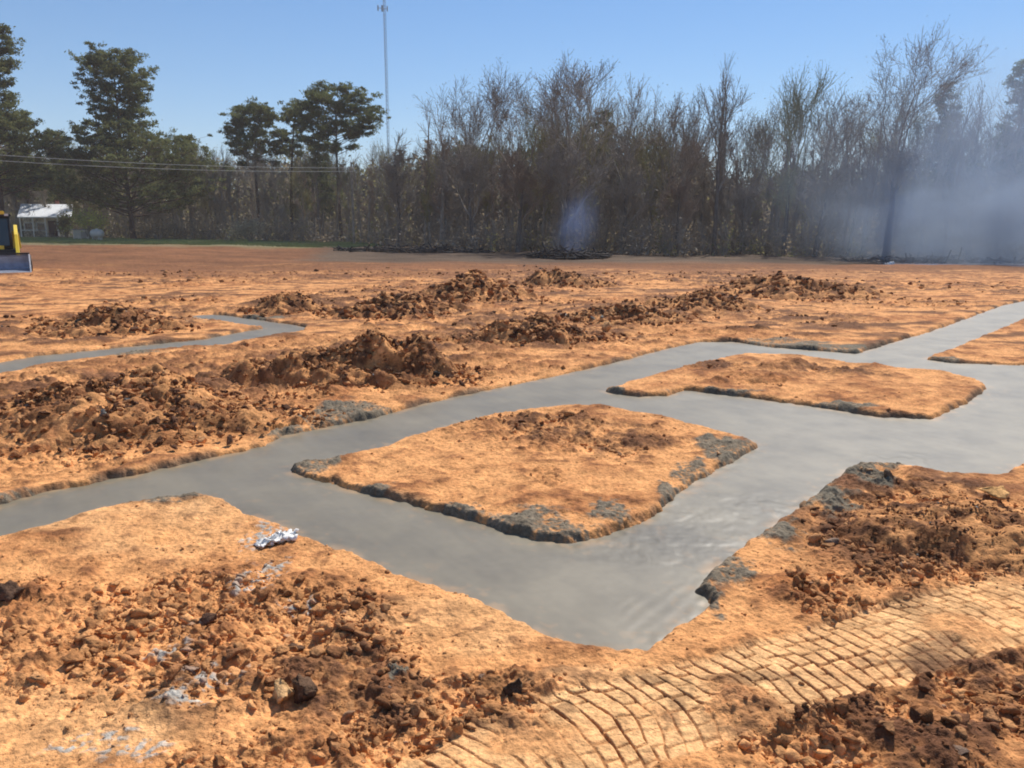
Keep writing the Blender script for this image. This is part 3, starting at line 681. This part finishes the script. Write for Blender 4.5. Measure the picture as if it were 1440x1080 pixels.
for k, (px, py, D, wpx, fk, sp, ln, mt, fi, lb) in enumerate(BT):
    H = height_for(px, py, D); W = wpx/FPX*D
    P = bare_tree(H, W*(2.4 if wpx < 60 else 1), 800+k, fi, sp, 5 if wpx > 100 else 4, .0155 if wpx > 100 else .018, fk, ln, mt, buds=2 if mt in (TWIG2, TWIGR) else 1, density=.82 if wpx > 100 else (.75 if wpx < 60 else 1.05), up=.9, thick=1.5 if px == 1250 else 1.0)
    # fit the crown width
    wv = np.percentile(np.abs(P[1][0][:, 0]-np.median(P[1][0][:, 0])), 96)*2; wv *= 1.15 if wpx > 60 else 1; s = min(1.3, max(.38, W/max(wv, .1)))
    tree_object('bare_tree', P, BARKD, TWIGD if mt is TWIG else mt, foot(px, D), 0, (s, s, 1), label=lb, cat='tree', group='bare trees rising above the wood')
# fillers: trees of the wood edge, from a few shapes
protos = []
for k in range(8):
    P = bare_tree(12, [3.2, 4.2, 2.6, 4.8][k % 4], 950+k, [.32, .2, .25, .5][k % 4], .5, 4, .016, 1+k % 2, R.uniform(-.06, .06), [TWIG, TWIG, TWIGR, TWIG][k % 4], buds=1+k % 2, density=.72, up=1.0)
    protos.append((P, [TWIG, TWIG, TWIGR, LEAFO][k % 4]))
def wood_front(px): return 96 if px < 470 else (96-22*min(1, (px-470)/160.) if px < 630 else 74)
ZON = [(0, 330, 'grey-brown leafless tree in the low wood at left behind the house and pines', 'wood edge trees at left'),
       (330, 640, 'leafless tree in the low wood round the foot of the radio mast', 'wood edge trees by the mast'),
       (640, 1040, 'leafless tree with a thin dark trunk in the middle of the wood edge', 'wood edge trees in the middle'),
       (1040, 1500, 'leafless tree dimmed by smoke in the wood edge at right', 'wood edge trees in the smoke')]
def top_line(px):
    xs = [-100, 0, 60, 130, 250, 330, 420, 520, 600, 680, 760, 860, 950, 1050, 1120, 1200, 1280, 1350, 1440, 1600]
    ys = [170, 165, 190, 200, 195, 205, 195, 205, 190, 185, 165, 165, 175, 190, 170, 175, 175, 165, 160, 160]
    return np.interp(px, xs, ys)
firsts = {}
nf = 0
for i in range(170):
    px = -60+i*9.1+R.uniform(-6, 6); D = wood_front(px)+R.uniform(0, 14); py = top_line(px)+R.uniform(-14, 38)-((R.uniform(25, 75) if i % 3 == 0 else 8) if px > 590 else 0)
    H = height_for(px, py, D); z = next((q for q in ZON if q[0] <= px < q[1]), ZON[0] if px < 0 else ZON[3])
    k = R.randrange(8); sx = H/12*R.uniform(.8, 1.15)
    if k not in firsts:
        e = tree_object('bare_tree', protos[k][0], BARK, protos[k][1], (0, 0, 0), 0, (1, 1, 1)); firsts[k] = e
    else: e = copy_tree(firsts[k])
    e.location = foot(px, D); e.rotation_euler = (0, 0, R.uniform(0, 6.28)); e.scale = (sx, sx, H/12)
    tag(e, z[2], 'tree', z[3]); nf += 1

# the depth of the wood behind: one mass
def woodland():
    Vs, Fs, Ms = [], [], []; off = 0; r = np.random.default_rng(55); rr = random.Random(5)
    small = [bare_tree(12, 3.6, 1200+k, .35, .5, 3, .026, 1+k % 2, 0, TWIG, 0, 1.1, up=1.0) for k in range(5)]
    for i in range(470):
        px = rr.uniform(-220, 1660); D = wood_front(px)+rr.uniform(12, 60); H = height_for(px, top_line(px)+rr.uniform(0, 45)+(35 if px > 980 else 0), D); x, y, z = foot(px, D)
        P = small[rr.randrange(5)]; a = rr.uniform(0, 6.28); Rm = np.array([[math.cos(a), -math.sin(a), 0], [math.sin(a), math.cos(a), 0], [0, 0, 1]])
        for q in (0, 1):
            V, F = P[q]; V = (V@Rm.T)*np.array([H/12]*3)+np.array([x, y, z]); Vs.append(V); Fs.append(F+off); off += len(V); Ms.append(np.full(len(F), 0))
        # hanging leaves, vine and scrub in the wood
        n = 130 if px < 660 else 75; hh = r.random(n)**1.5*H*(.92 if px < 660 else .75); ww = 2.1*(1-.4*hh/H)
        C = np.stack([x+r.normal(0, 1, n)*ww, y+r.normal(0, 1, n)*ww, z+hh], 1)
        cl = C[r.integers(0, 34, n)]+r.normal(0, .6, (n, 3)); 
        V, F = leaf_cards(cl, .28, r); Vs.append(V); Fs.append(F+off); off += len(V)
        Ms.append(np.full(len(F), (1 if rr.random() < (.55 if px < 620 else .25) else 2) if rr.random() < .85 else 3))
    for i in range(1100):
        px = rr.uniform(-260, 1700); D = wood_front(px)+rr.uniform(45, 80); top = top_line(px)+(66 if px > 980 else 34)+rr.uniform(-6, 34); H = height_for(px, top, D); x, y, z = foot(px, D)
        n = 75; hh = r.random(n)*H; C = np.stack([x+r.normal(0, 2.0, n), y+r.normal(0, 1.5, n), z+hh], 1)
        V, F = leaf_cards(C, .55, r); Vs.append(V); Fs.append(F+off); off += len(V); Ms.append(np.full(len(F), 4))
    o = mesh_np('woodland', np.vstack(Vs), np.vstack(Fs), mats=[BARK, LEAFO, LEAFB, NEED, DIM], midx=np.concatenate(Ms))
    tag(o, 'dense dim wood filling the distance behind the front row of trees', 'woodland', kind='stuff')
woodland()
def undergrowth():
    r = np.random.default_rng(56); n = 2300; Vs, Fs, Ms = [], [], []; off = 0
    for i in range(n):
        px = r.uniform(-200, 1640); D = wood_front(px)+r.uniform(-3, 30); x, y, z = foot(px, D); h = r.uniform(.6, 3.6); w_ = r.uniform(.5, 1.5)
        k = 46; C = np.array([x, y, z])+np.stack([r.normal(0, w_*.6, k), r.normal(0, w_*.6, k), np.abs(r.normal(0, h*.5, k))], 1)
        V, F = leaf_cards(C, .13, r, 1.3); Vs.append(V); Fs.append(F+off); off += len(V); Ms.append(np.full(k, r.choice(4, p=[.4, .12, .4, .08])))
        tb = Tubes()
        for s in range(7): tb.add([(x, y, z-.1), (x+r.normal(0, w_*.3), y+r.normal(0, w_*.3), z+h*.6), (x+r.normal(0, w_*.7), y+r.normal(0, w_*.7), z+h*r.uniform(.8, 1.4))], [.03, .02, .012], 3)
        V, F = tb.get(); Vs.append(V); Fs.append(F+off); off += len(V); Ms.append(np.zeros(len(F)))
    o = mesh_np('undergrowth', np.vstack(Vs), np.vstack(Fs), mats=[BARK, LEAFO, LEAFB, NEED], midx=np.concatenate(Ms).astype(int))
    tag(o, 'brown brush and scrub along the foot of the wood', 'scrub', kind='stuff')
undergrowth()
def grass_verge():
    r = np.random.default_rng(58); n = 26000; px = r.uniform(-150, 540, n); D = r.uniform(76, 97, n); x = (px-720)/FPX*D/cP*.99; C = np.stack([x, D], 1)
    z = base_z(C[:, 0], C[:, 1]); h = r.uniform(.06, .22, n); b = np.stack([x, D, z], 1); wv = r.uniform(.03, .07, n)[:, None]*np.array([[1, .2, 0]])
    t = b+np.stack([r.normal(0, .05, n), r.normal(0, .05, n), h], 1); V = np.stack([b-wv, b+wv, t], 1).reshape(-1, 3); F = np.arange(3*n).reshape(-1, 3)
    o = mesh_np('grass', V, F, plain('verge_grass', (.23,.26,.10), .9, .35, .4)); tag(o, 'strip of thin green grass in front of the house and wood at left', 'grass', kind='stuff')
grass_verge()
def bush(px, D, wpx, hpx, m, label, seed, dens=1400, ls=.11):
    x, y, z = foot(px, D); r = np.random.default_rng(seed); W = wpx/FPX*D/2; H = hpx/FPX*D; tb = Tubes(); cs = []
    for s in range(16):
        a = r.uniform(0, 6.28); q = r.uniform(.2, .9); e = np.array([math.cos(a)*W*q, math.sin(a)*W*q, H*math.sqrt(max(.05, 1-q*q))*r.uniform(.7, .95)])
        tb.add([(0, 0, -.1), tuple(e*.5+np.array([0, 0, .1*H])), tuple(e)], [.05, .03, .015], 4); cs.append(e); cs.append(e*.75+np.array([0, 0, .1]))
    cs = np.array(cs); C = cs[r.integers(0, len(cs), dens)]+r.normal(0, 1, (dens, 3))*np.array([W*.16, W*.16, H*.12]); C[:, 2] = np.abs(C[:, 2])
    V, F = leaf_cards(C, ls, r); e = empty('bush', (x, y, z), 0, label=label, cat='bush')
    mesh_np('stems', *tb.get(), BARK, parent=e); mesh_np('foliage', V, F, m, parent=e); return e
bush(122, 90, 62, 40, leafy('fresh_leaves', (.42,.46,.15), .9, .35, 1), 'light green bush at the right end of the house', 1)
bush(352, 90, 58, 34, leafy('pale_leaves', (.42,.36,.24), .9, .35, 1), 'low pale brown bush under the round-topped pine', 2)
bush(92, 92, 30, 34, LEAFO, 'dark olive shrub against the right corner of the house', 3)
bush(222, 92, 60, 26, LEAFB, 'low brown shrub right of the big pine trunk', 4)
# brush windrows at the wood foot; the first stands in for a shadow bank
def windrow(px0, px1, D, h, label, seed):
    r = np.random.default_rng(seed); tb = Tubes(); n = 260; a0 = foot(px0, D); a1 = foot(px1, D); cx_ = (a0[0]+a1[0])/2; cz = (a0[2]+a1[2])/2
    for i in range(n):
        t = r.random(); x = a0[0]+(a1[0]-a0[0])*t-cx_; y = r.normal(0, .8); z = (a0[2]+(a1[2]-a0[2])*t)-cz+r.random()**1.5*h*(.5+math.sin(t*3.14)*.7)
        d = r.normal(size=3)*np.array([1, .7, .25]); d /= np.linalg.norm(d); L = r.uniform(.5, 1.9); p = np.array([x, y, z])
        tb.add([tuple(p-d*L*.5), tuple(p+r.normal(0, .06, 3)), tuple(p+d*L*.5)], [r.uniform(.03, .09), .05, .02], 4)
    V, F = tb.get(); o = mesh_np('brush_or_shade_row', V, F, plain('charred_or_shade_wood', (.045,.038,.034), .95, .4, 2)); o.location = (cx_, D, cz)
    tag(o, label, 'brush pile'); return o
windrow(475, 690, 68, .38, 'long low dark row of sticks standing in for the shadow bank along the field edge, left of centre', 1)  # near-black sticks take the place of a dark shadow bank
windrow(745, 850, 60, .5, 'charred heap of branches giving off the thin smoke', 2)
windrow(1190, 1480, 62, .4, 'smouldering row of branches under the thick smoke at right', 3)

# ------------------------------------------------------------------ radio mast and wires
def mast():
    D = 260; b = at(546, 315, D); z0 = -2; H = at(541, -30, D).z-z0; e = empty('radio_mast', (at(543, 100, D).x, D, z0), 0, label='thin grey lattice radio mast rising behind the wood', cat='radio mast')
    M = plain('galvanised_steel', (.33,.36,.42), .6, .1, 1, metal=.3); w_ = .42; c = [(math.cos(a)*w_, math.sin(a)*w_) for a in (0.5, 2.6, 4.7)]
    for x, y in c:
        t = Tubes(); t.add([(x, y, 0), (x, y, H*.5), (x, y, H)], [.05, .05, .05], 5); mesh_np('leg', *t.get(), M, parent=e)
    t = Tubes(); n = int(H/1.3)
    for i in range(n):
        z = i*1.3
        for k in range(3):
            a, b2 = c[k], c[(k+1) % 3]; t.add([(*a, z), (*b2, z+1.3)], [.024, .024], 3); t.add([(*b2, z), (*a, z+1.3)], [.024, .024], 3)
    mesh_np('bracing', *t.get(), M, parent=e)
    zt = at(541, 12, D).z-z0; t = Tubes()
    t.add([(-2.0, 0, zt+.2), (1.0, 0, zt-.1)], [.10, .10], 5); t.add([(-1.9, 0, zt-.6), (-1.9, 0, zt+.9)], [.22, .22], 6); t.add([(.9, 0, zt-.8), (.9, 0, zt+.7)], [.18, .18], 6); t.add([(-.6, -.4, zt-.9), (-.6, -.4, zt+.8)], [.3, .3], 6)
    mesh_np('antenna', *t.get(), M, parent=e)
mast()
def wires():
    M = plain('wire', (.42,.42,.40), .6, .05, 1); D = 88
    pl = foot(497, D); e = empty('utility_pole', pl, 0, label='thin wooden pole in front of the wood where the wires end', cat='utility pole')
    top = at(497, 236, D).z-pl[2]+.6; t = Tubes(); t.add([(0, 0, -.3), (0, 0, top*.5), (0, 0, top)], [.15, .13, .10], 8); mesh_np('post', *t.get(), BARK, parent=e)
    bm = bmesh.new(); bmesh.ops.create_cube(bm, size=1); bmesh.ops.scale(bm, vec=(.1, 2.0, .12), verts=bm.verts); bmesh.ops.translate(bm, vec=(0, 0, top-.6), verts=bm.verts)
    me = bpy.data.meshes.new('crossarm'); bm.to_mesh(me); bm.free(); o = bpy.data.objects.new('crossarm', me); me.materials.append(BARK); COL.objects.link(o); o.parent = e
    for k, (yl, yr, oy, lb) in enumerate(((210, 236, 0, 'uppermost of the overhead wires crossing in front of the left wood'), (219, 241, -.8, 'lower of the overhead wires crossing in front of the left wood'))):
        a = at(-150, yl-4, D-14); b = at(497, yr, D+oy); pts = []
        for i in range(25):
            s = i/24; p = a.lerp(b, s); p.z -= 1.0*4*s*(1-s)*.5; pts.append(p-a)
        t = Tubes(); t.add(pts, [.022]*25, 4); o = mesh_np('power_line', *t.get(), M); o.location = a; tag(o, lb, 'wire', 'overhead wires')
wires()

# ------------------------------------------------------------------ hard-surface helper
def box(name, size, loc, m, parent=None, bevel=.02, rot=(0, 0, 0), taper=None):
    bm = bmesh.new(); bmesh.ops.create_cube(bm, size=1); bmesh.ops.scale(bm, vec=size, verts=bm.verts)
    if taper:
        for v in bm.verts:
            if v.co.z > 0: v.co.x *= taper[0]; v.co.y *= taper[1]
    if bevel: bmesh.ops.bevel(bm, geom=bm.edges[:], offset=min(bevel, min(size)*.3), segments=2, affect='EDGES')
    me = bpy.data.meshes.new(name); bm.to_mesh(me); bm.free(); me.materials.append(m); o = bpy.data.objects.new(name, me); COL.objects.link(o)
    o.location = loc; o.rotation_euler = rot
    if parent: o.parent = parent
    return o
def prism(name, prof, x0, x1, m, parent=None, bevel=.01):
    """prof: list of (y,z); extruded along x"""
    bm = bmesh.new(); a = [bm.verts.new((x0, y, z)) for y, z in prof]; b = [bm.verts.new((x1, y, z)) for y, z in prof]; n = len(prof)
    bm.faces.new(a); bm.faces.new(b[::-1])
    for i in range(n): bm.faces.new((a[i], b[i], b[(i+1) % n], a[(i+1) % n]))
    bmesh.ops.recalc_face_normals(bm, faces=bm.faces)
    if bevel: bmesh.ops.bevel(bm, geom=bm.edges[:], offset=bevel, segments=1, affect='EDGES')
    me = bpy.data.meshes.new(name); bm.to_mesh(me); bm.free(); me.materials.append(m); o = bpy.data.objects.new(name, me); COL.objects.link(o)
    if parent: o.parent = parent
    return o
def cyl(name, r, L, loc, m, parent, axis='X', seg=24):
    bm = bmesh.new(); bmesh.ops.create_cone(bm, cap_ends=True, segments=seg, radius1=r, radius2=r, depth=L)
    bmesh.ops.bevel(bm, geom=[e for e in bm.edges if e.calc_length() < 2*r*.9 and abs(e.verts[0].co.z-e.verts[1].co.z) < 1e-6], offset=r*.08, segments=1, affect='EDGES')
    if axis == 'X': bmesh.ops.rotate(bm, cent=(0, 0, 0), matrix=Matrix.Rotation(math.pi/2, 3, 'Y'), verts=bm.verts)
    if axis == 'Y': bmesh.ops.rotate(bm, cent=(0, 0, 0), matrix=Matrix.Rotation(math.pi/2, 3, 'X'), verts=bm.verts)
    me = bpy.data.meshes.new(name); bm.to_mesh(me); bm.free(); me.materials.append(m); o = bpy.data.objects.new(name, me); COL.objects.link(o); o.location = loc
    if parent: o.parent = parent
    return o
# compact track loader at the left edge, bucket towards the viewer (local -y)
YEL = plain('yellow_paint', (.80,.56,.035), .42, .08, 4, spec=.5); BLK = plain('black_paint', (.018,.018,.020), .5, .2, 5); GLS = plain('tinted_glass', (.012,.030,.034), .08, .1, 2, spec=.8)
STL = plain('worn_steel', (.30,.33,.40), .38, .25, 6, metal=.35, spec=.5); EDG = plain('polished_edge', (.62,.62,.62), .4, .1, 6); RUB = plain('muddy_rubber', (.07,.05,.04), .9, .3, 6)
def loader():
    D = 25.5; g_ = ground(-2, 384); D = g_[1]; e = empty('track_loader', (at(-27, 384, D).x, D+1.3, base_z(np.array(0.), np.array(D))+.0), math.radians(31), label='yellow and black tracked loader with a steel bucket, cut by the left edge', cat='loader')
    e.location.z = float(base_z(np.array(e.location.x), np.array(D)))+.0
    for sx in (-1, 1):
        t = prism('track', [(-1.0,.12),(-.85,0),(.85,0),(1.05,.15),(1.0,.42),(.75,.60),(-.6,.60),(-.98,.42)], sx*.86-.17, sx*.86+.17, RUB, e, .03)
        for k in range(3): cyl('roller', .15, .36, (sx*.86, -.6+k*.6, .22), BLK, t)
    box('chassis', (1.36, 2.1, .55), (0, .1, .58), BLK, e, .04)
    box('engine_cover', (1.5, .8, .75), (0, 1.1, 1.15), YEL, e, .08, taper=(.92, .85))
    cab = prism('cab', [(-.62,.85),(.70,.85),(.70,1.95),(.55,2.08),(-.50,2.08),(-.72,1.45)], -.46, .46, BLK, e, .03)
    box('windscreen', (.74, .02, 1.02), (0, -.70, 1.50), GLS, cab, .004, (-.18, 0, 0)); 
    for sx in (-1, 1): box('side_window', (.02, .85, .75), (sx*.468, .0, 1.55), GLS, cab, .004)
    box('cab_roof', (1.02, 1.28, .10), (0, .03, 2.13), BLK, e, .03); box('roof_lamp_bar', (.50, .10, .13), (.05, -.60, 2.235), YEL, e, .02)
    for sx in (-1, 1): box('headlight', (.14, .06, .08), (sx*.36, -.64, 2.15), EDG, e, .01)
    box('warning_panel', (.34, .03, .2), (0, -.78, .93), YEL, e, .01)
    for sx in (-1, 1):
        a = prism('lift_arm', [(1.25,1.62),(1.05,1.78),(-.55,1.42),(-1.22,.62),(-1.18,.42),(-1.02,.42),(-.42,1.20),(1.1,1.50)], sx*.60-.065, sx*.60+.065, YEL, e, .012)
        t = Tubes(); t.add([(sx*.60, .4, .8), (sx*.60, -.35, 1.22)], [.045, .035], 8); mesh_np('hydraulic_ram', *t.get(), STL, parent=a)
    bu = prism('bucket', [(-1.12,.62),(-1.42,.66),(-1.30,.60),(-1.22,.35),(-1.35,.14),(-2.0,.05),(-2.0,.02),(-1.28,.04),(-1.08,.30)], -.94, .94, STL, e, .006)
    for sx in (-1, 1): prism('bucket_side', [(-1.12,.64),(-1.45,.68),(-2.0,.06),(-2.0,.0),(-1.24,.0),(-1.06,.30)], sx*.955-.022, sx*.955+.022, EDG, bu, .004)
    box('cutting_edge', (1.93, .20, .03), (0, -2.05, .03), EDG, bu, .004)
    box('bucket_lip', (1.95, .10, .07), (0, -1.28, .70), BLK, bu, .01)
    return e
loader()
# small house at left
def house():
    D = 94; l = at(14, 300, D).x; r = at(80, 300, D).x; cxh = (l+r)/2; Wd = r-l; x, y, z = cxh, D+3, foot(60, D+3)[2]
    e = empty('house', (x, y, z), math.radians(24), label='small cream house with a white metal roof and dark porch, at left beyond the field', cat='house')
    CR = plain('cream_siding', (.72,.66,.52), .8, .08, 3); WH = plain('white_metal_roof', (.80,.82,.84), .35, .06, 2); DKG = plain('window_glass', (.02,.025,.03), .1, .1, 1, spec=.8); WP = plain('white_trim', (.8,.8,.78), .6, .05, 2)
    eave = at(60, 306, D).z-z; ridge = at(60, 287, D+3).z-z; zb = 0
    wd = Wd*.88
    box('wall', (wd, 5.5, eave-.05), (0, 0, (eave-.05)/2), CR, e, .02)
    rf = prism('roof', [(-4.3, eave-.05), (-4.3, eave+.08), (0, ridge), (4.3, eave+.08), (4.3, eave-.05), (0, ridge-.16)], -Wd/2, Wd/2, WH, e, .01)
    box('chimney', (.4, .4, .8), (Wd*.18, .8, ridge+.1), plain('brick', (.25,.1,.07), .9, .2, 8), rf, .01)
    for gx_2 in (-1, 1): prism('gable', [(-2.74, eave-.05), (2.74, eave-.05), (0, ridge-.25)], gx_2*(wd/2-.1)-.06, gx_2*(wd/2-.1)+.06, CR, e, 0)
    for px_ in (-.38, -.12, .3): 
        wf = box('window', (.95, .06, .95), (px_*wd, -2.78, eave*.55), WP, e, .01); box('pane', (.8, .03, .8), (0, -.035, 0), DKG, wf, .004)
    d_ = box('door', (.9, .06, 1.9), (.12*wd, -2.78, .96), plain('dark_door', (.10,.05,.035), .6, .1, 3), e, .01)
    for k in range(5): box('porch_post', (.12, .12, eave-.05), (-Wd*.46+k*Wd*.23, -4.15, (eave-.05)/2), WP, e, .01)
    box('porch_rail', (Wd*.3, .05, .08), (-Wd*.3, -4.15, .85), WP, e, .01)
    box('porch_floor', (Wd*.96, 1.45, .18), (0, -3.5, .02), plain('porch_boards', (.28,.25,.22), .8, .1, 3), e, .01)
house()
def outbuilding():
    x, y, z = foot(112, 90); e = empty('shed', (x, y, z), math.radians(30), label='little cream shed with a flat roof, right of the house', cat='shed')
    CR = plain('shed_boards', (.62,.56,.45), .85, .1, 4)
    box('wall', (1.5, 1.2, 1.05), (0, 0, .5), CR, e, .02); box('roof', (1.75, 1.45, .09), (0, 0, 1.08), plain('shed_roof', (.30,.27,.25), .8, .1, 3), e, .01)
    box('door', (.5, .05, .8), (.25, -.62, .45), plain('shed_door', (.35,.31,.26), .8, .1, 3), e, .01)
outbuilding()
def tank():
    x, y, z = foot(135, 86); e = empty('propane_tank', (x, y, z), math.radians(70), label='short pale rounded tank on legs between the little shed and the big pine', cat='tank')
    m = plain('tank_white', (.6,.57,.5), .5, .05, 3); t = Tubes(); t.add([(0, -.75, .75), (0, -.68, .75), (0, -.5, .75), (0, .5, .75), (0, .68, .75), (0, .75, .75)], [.05, .3, .44, .44, .3, .05], 20); mesh_np('shell', *t.get(), m, parent=e, smooth=True)
    for sy in (-1, 1): box('leg', (.6, .08, .45), (0, sy*.38, .18), m, e, .01)
    cyl('valve_cap', .12, .14, (0, 0, 1.22), m, e, 'Z')
tank()

# ------------------------------------------------------------------ smoke
def smoke(px, py, D, wpx, hpx, depth, dens, label, seed, col=(.62,.78,1.0), tilt=0, scale=2.2, thr=.36, aniso=.0):
    c = at(px, py, D); W = wpx/FPX*D/2; H = hpx/FPX*D/2
    v, f = ico(3); r = np.random.default_rng(seed); v = v*1.0
    o = mesh_np('smoke', v, f, None); o.location = c; o.scale = (W, depth, H); o.rotation_euler = (0, tilt, 0)
    m = bpy.data.materials.new('smoke'); m.use_nodes = True; t = m.node_tree; t.nodes.clear(); out = t.nodes.new('ShaderNodeOutputMaterial'); pv = t.nodes.new('ShaderNodeVolumePrincipled')
    pv.inputs['Color'].default_value = (*col, 1); pv.inputs['Anisotropy'].default_value = aniso
    tc = t.nodes.new('ShaderNodeTexCoord'); ln = t.nodes.new('ShaderNodeVectorMath'); ln.operation = 'LENGTH'; t.links.new(tc.outputs['Object'], ln.inputs[0])
    mr = t.nodes.new('ShaderNodeMapRange'); mr.interpolation_type = 'SMOOTHSTEP'; mr.inputs[1].default_value = .95; mr.inputs[2].default_value = .1; mr.inputs[3].default_value = 0; mr.inputs[4].default_value = 1; t.links.new(ln.outputs['Value'], mr.inputs[0])
    mp = t.nodes.new('ShaderNodeMapping'); mp.inputs['Location'].default_value = (seed*3.1, seed, 0); mp.inputs['Scale'].default_value = (scale, scale, scale*.8); t.links.new(tc.outputs['Object'], mp.inputs[0])
    n = t.nodes.new('ShaderNodeTexNoise'); n.inputs['Scale'].default_value = 1; n.inputs['Detail'].default_value = 3; n.inputs['Distortion'].default_value = .6; t.links.new(mp.outputs[0], n.inputs['Vector'])
    m2 = t.nodes.new('ShaderNodeMapRange'); m2.inputs[1].default_value = thr; m2.inputs[2].default_value = .75; m2.inputs[3].default_value = .12; m2.inputs[4].default_value = 1; t.links.new(n.outputs['Fac'], m2.inputs[0])
    mu = t.nodes.new('ShaderNodeMath'); mu.operation = 'MULTIPLY'; t.links.new(mr.outputs[0], mu.inputs[0]); t.links.new(m2.outputs[0], mu.inputs[1])
    mu2 = t.nodes.new('ShaderNodeMath'); mu2.operation = 'MULTIPLY'; mu2.inputs[1].default_value = dens; t.links.new(mu.outputs[0], mu2.inputs[0])
    t.links.new(mu2.outputs[0], pv.inputs['Density']); t.links.new(pv.outputs[0], out.inputs['Volume'])
    o.data.materials.append(m); tag(o, label, 'smoke', kind='stuff'); return o
smoke(1380, 318, 60, 560, 200, 6, .66, 'thick bluish smoke drifting low before the wood at right', 1, col=(.76,.87,1.0), scale=3.2, thr=.42)
smoke(1400, 235, 61, 860, 470, 8, .14, 'thin bluish smoke veil rising through the trees at right', 2)
smoke(812, 318, 60, 80, 140, 1.8, .30, 'thin blue wisp of smoke at the foot of the central trees', 3, tilt=.25, col=(.42,.58,1.0))

# ------------------------------------------------------------------ a thin even haze, added to lift the dark wood
def haze():
    bm = bmesh.new(); bmesh.ops.create_cube(bm, size=1); bmesh.ops.scale(bm, vec=(2700, 2700, 150), verts=bm.verts); bmesh.ops.translate(bm, vec=(0, 0, 38), verts=bm.verts)
    me = bpy.data.meshes.new('haze'); bm.to_mesh(me); bm.free(); o = bpy.data.objects.new('haze', me); COL.objects.link(o)
    m = bpy.data.materials.new('added_haze'); m.use_nodes = True; t = m.node_tree; t.nodes.clear(); out = t.nodes.new('ShaderNodeOutputMaterial'); pv = t.nodes.new('ShaderNodeVolumePrincipled')
    pv.inputs['Color'].default_value = (.95, .96, 1, 1); pv.inputs['Density'].default_value = .00048; t.links.new(pv.outputs[0], out.inputs['Volume']); me.materials.append(m)
    tag(o, 'thin haze added over the whole field to brighten the dark wood', 'haze', kind='stuff')
haze()
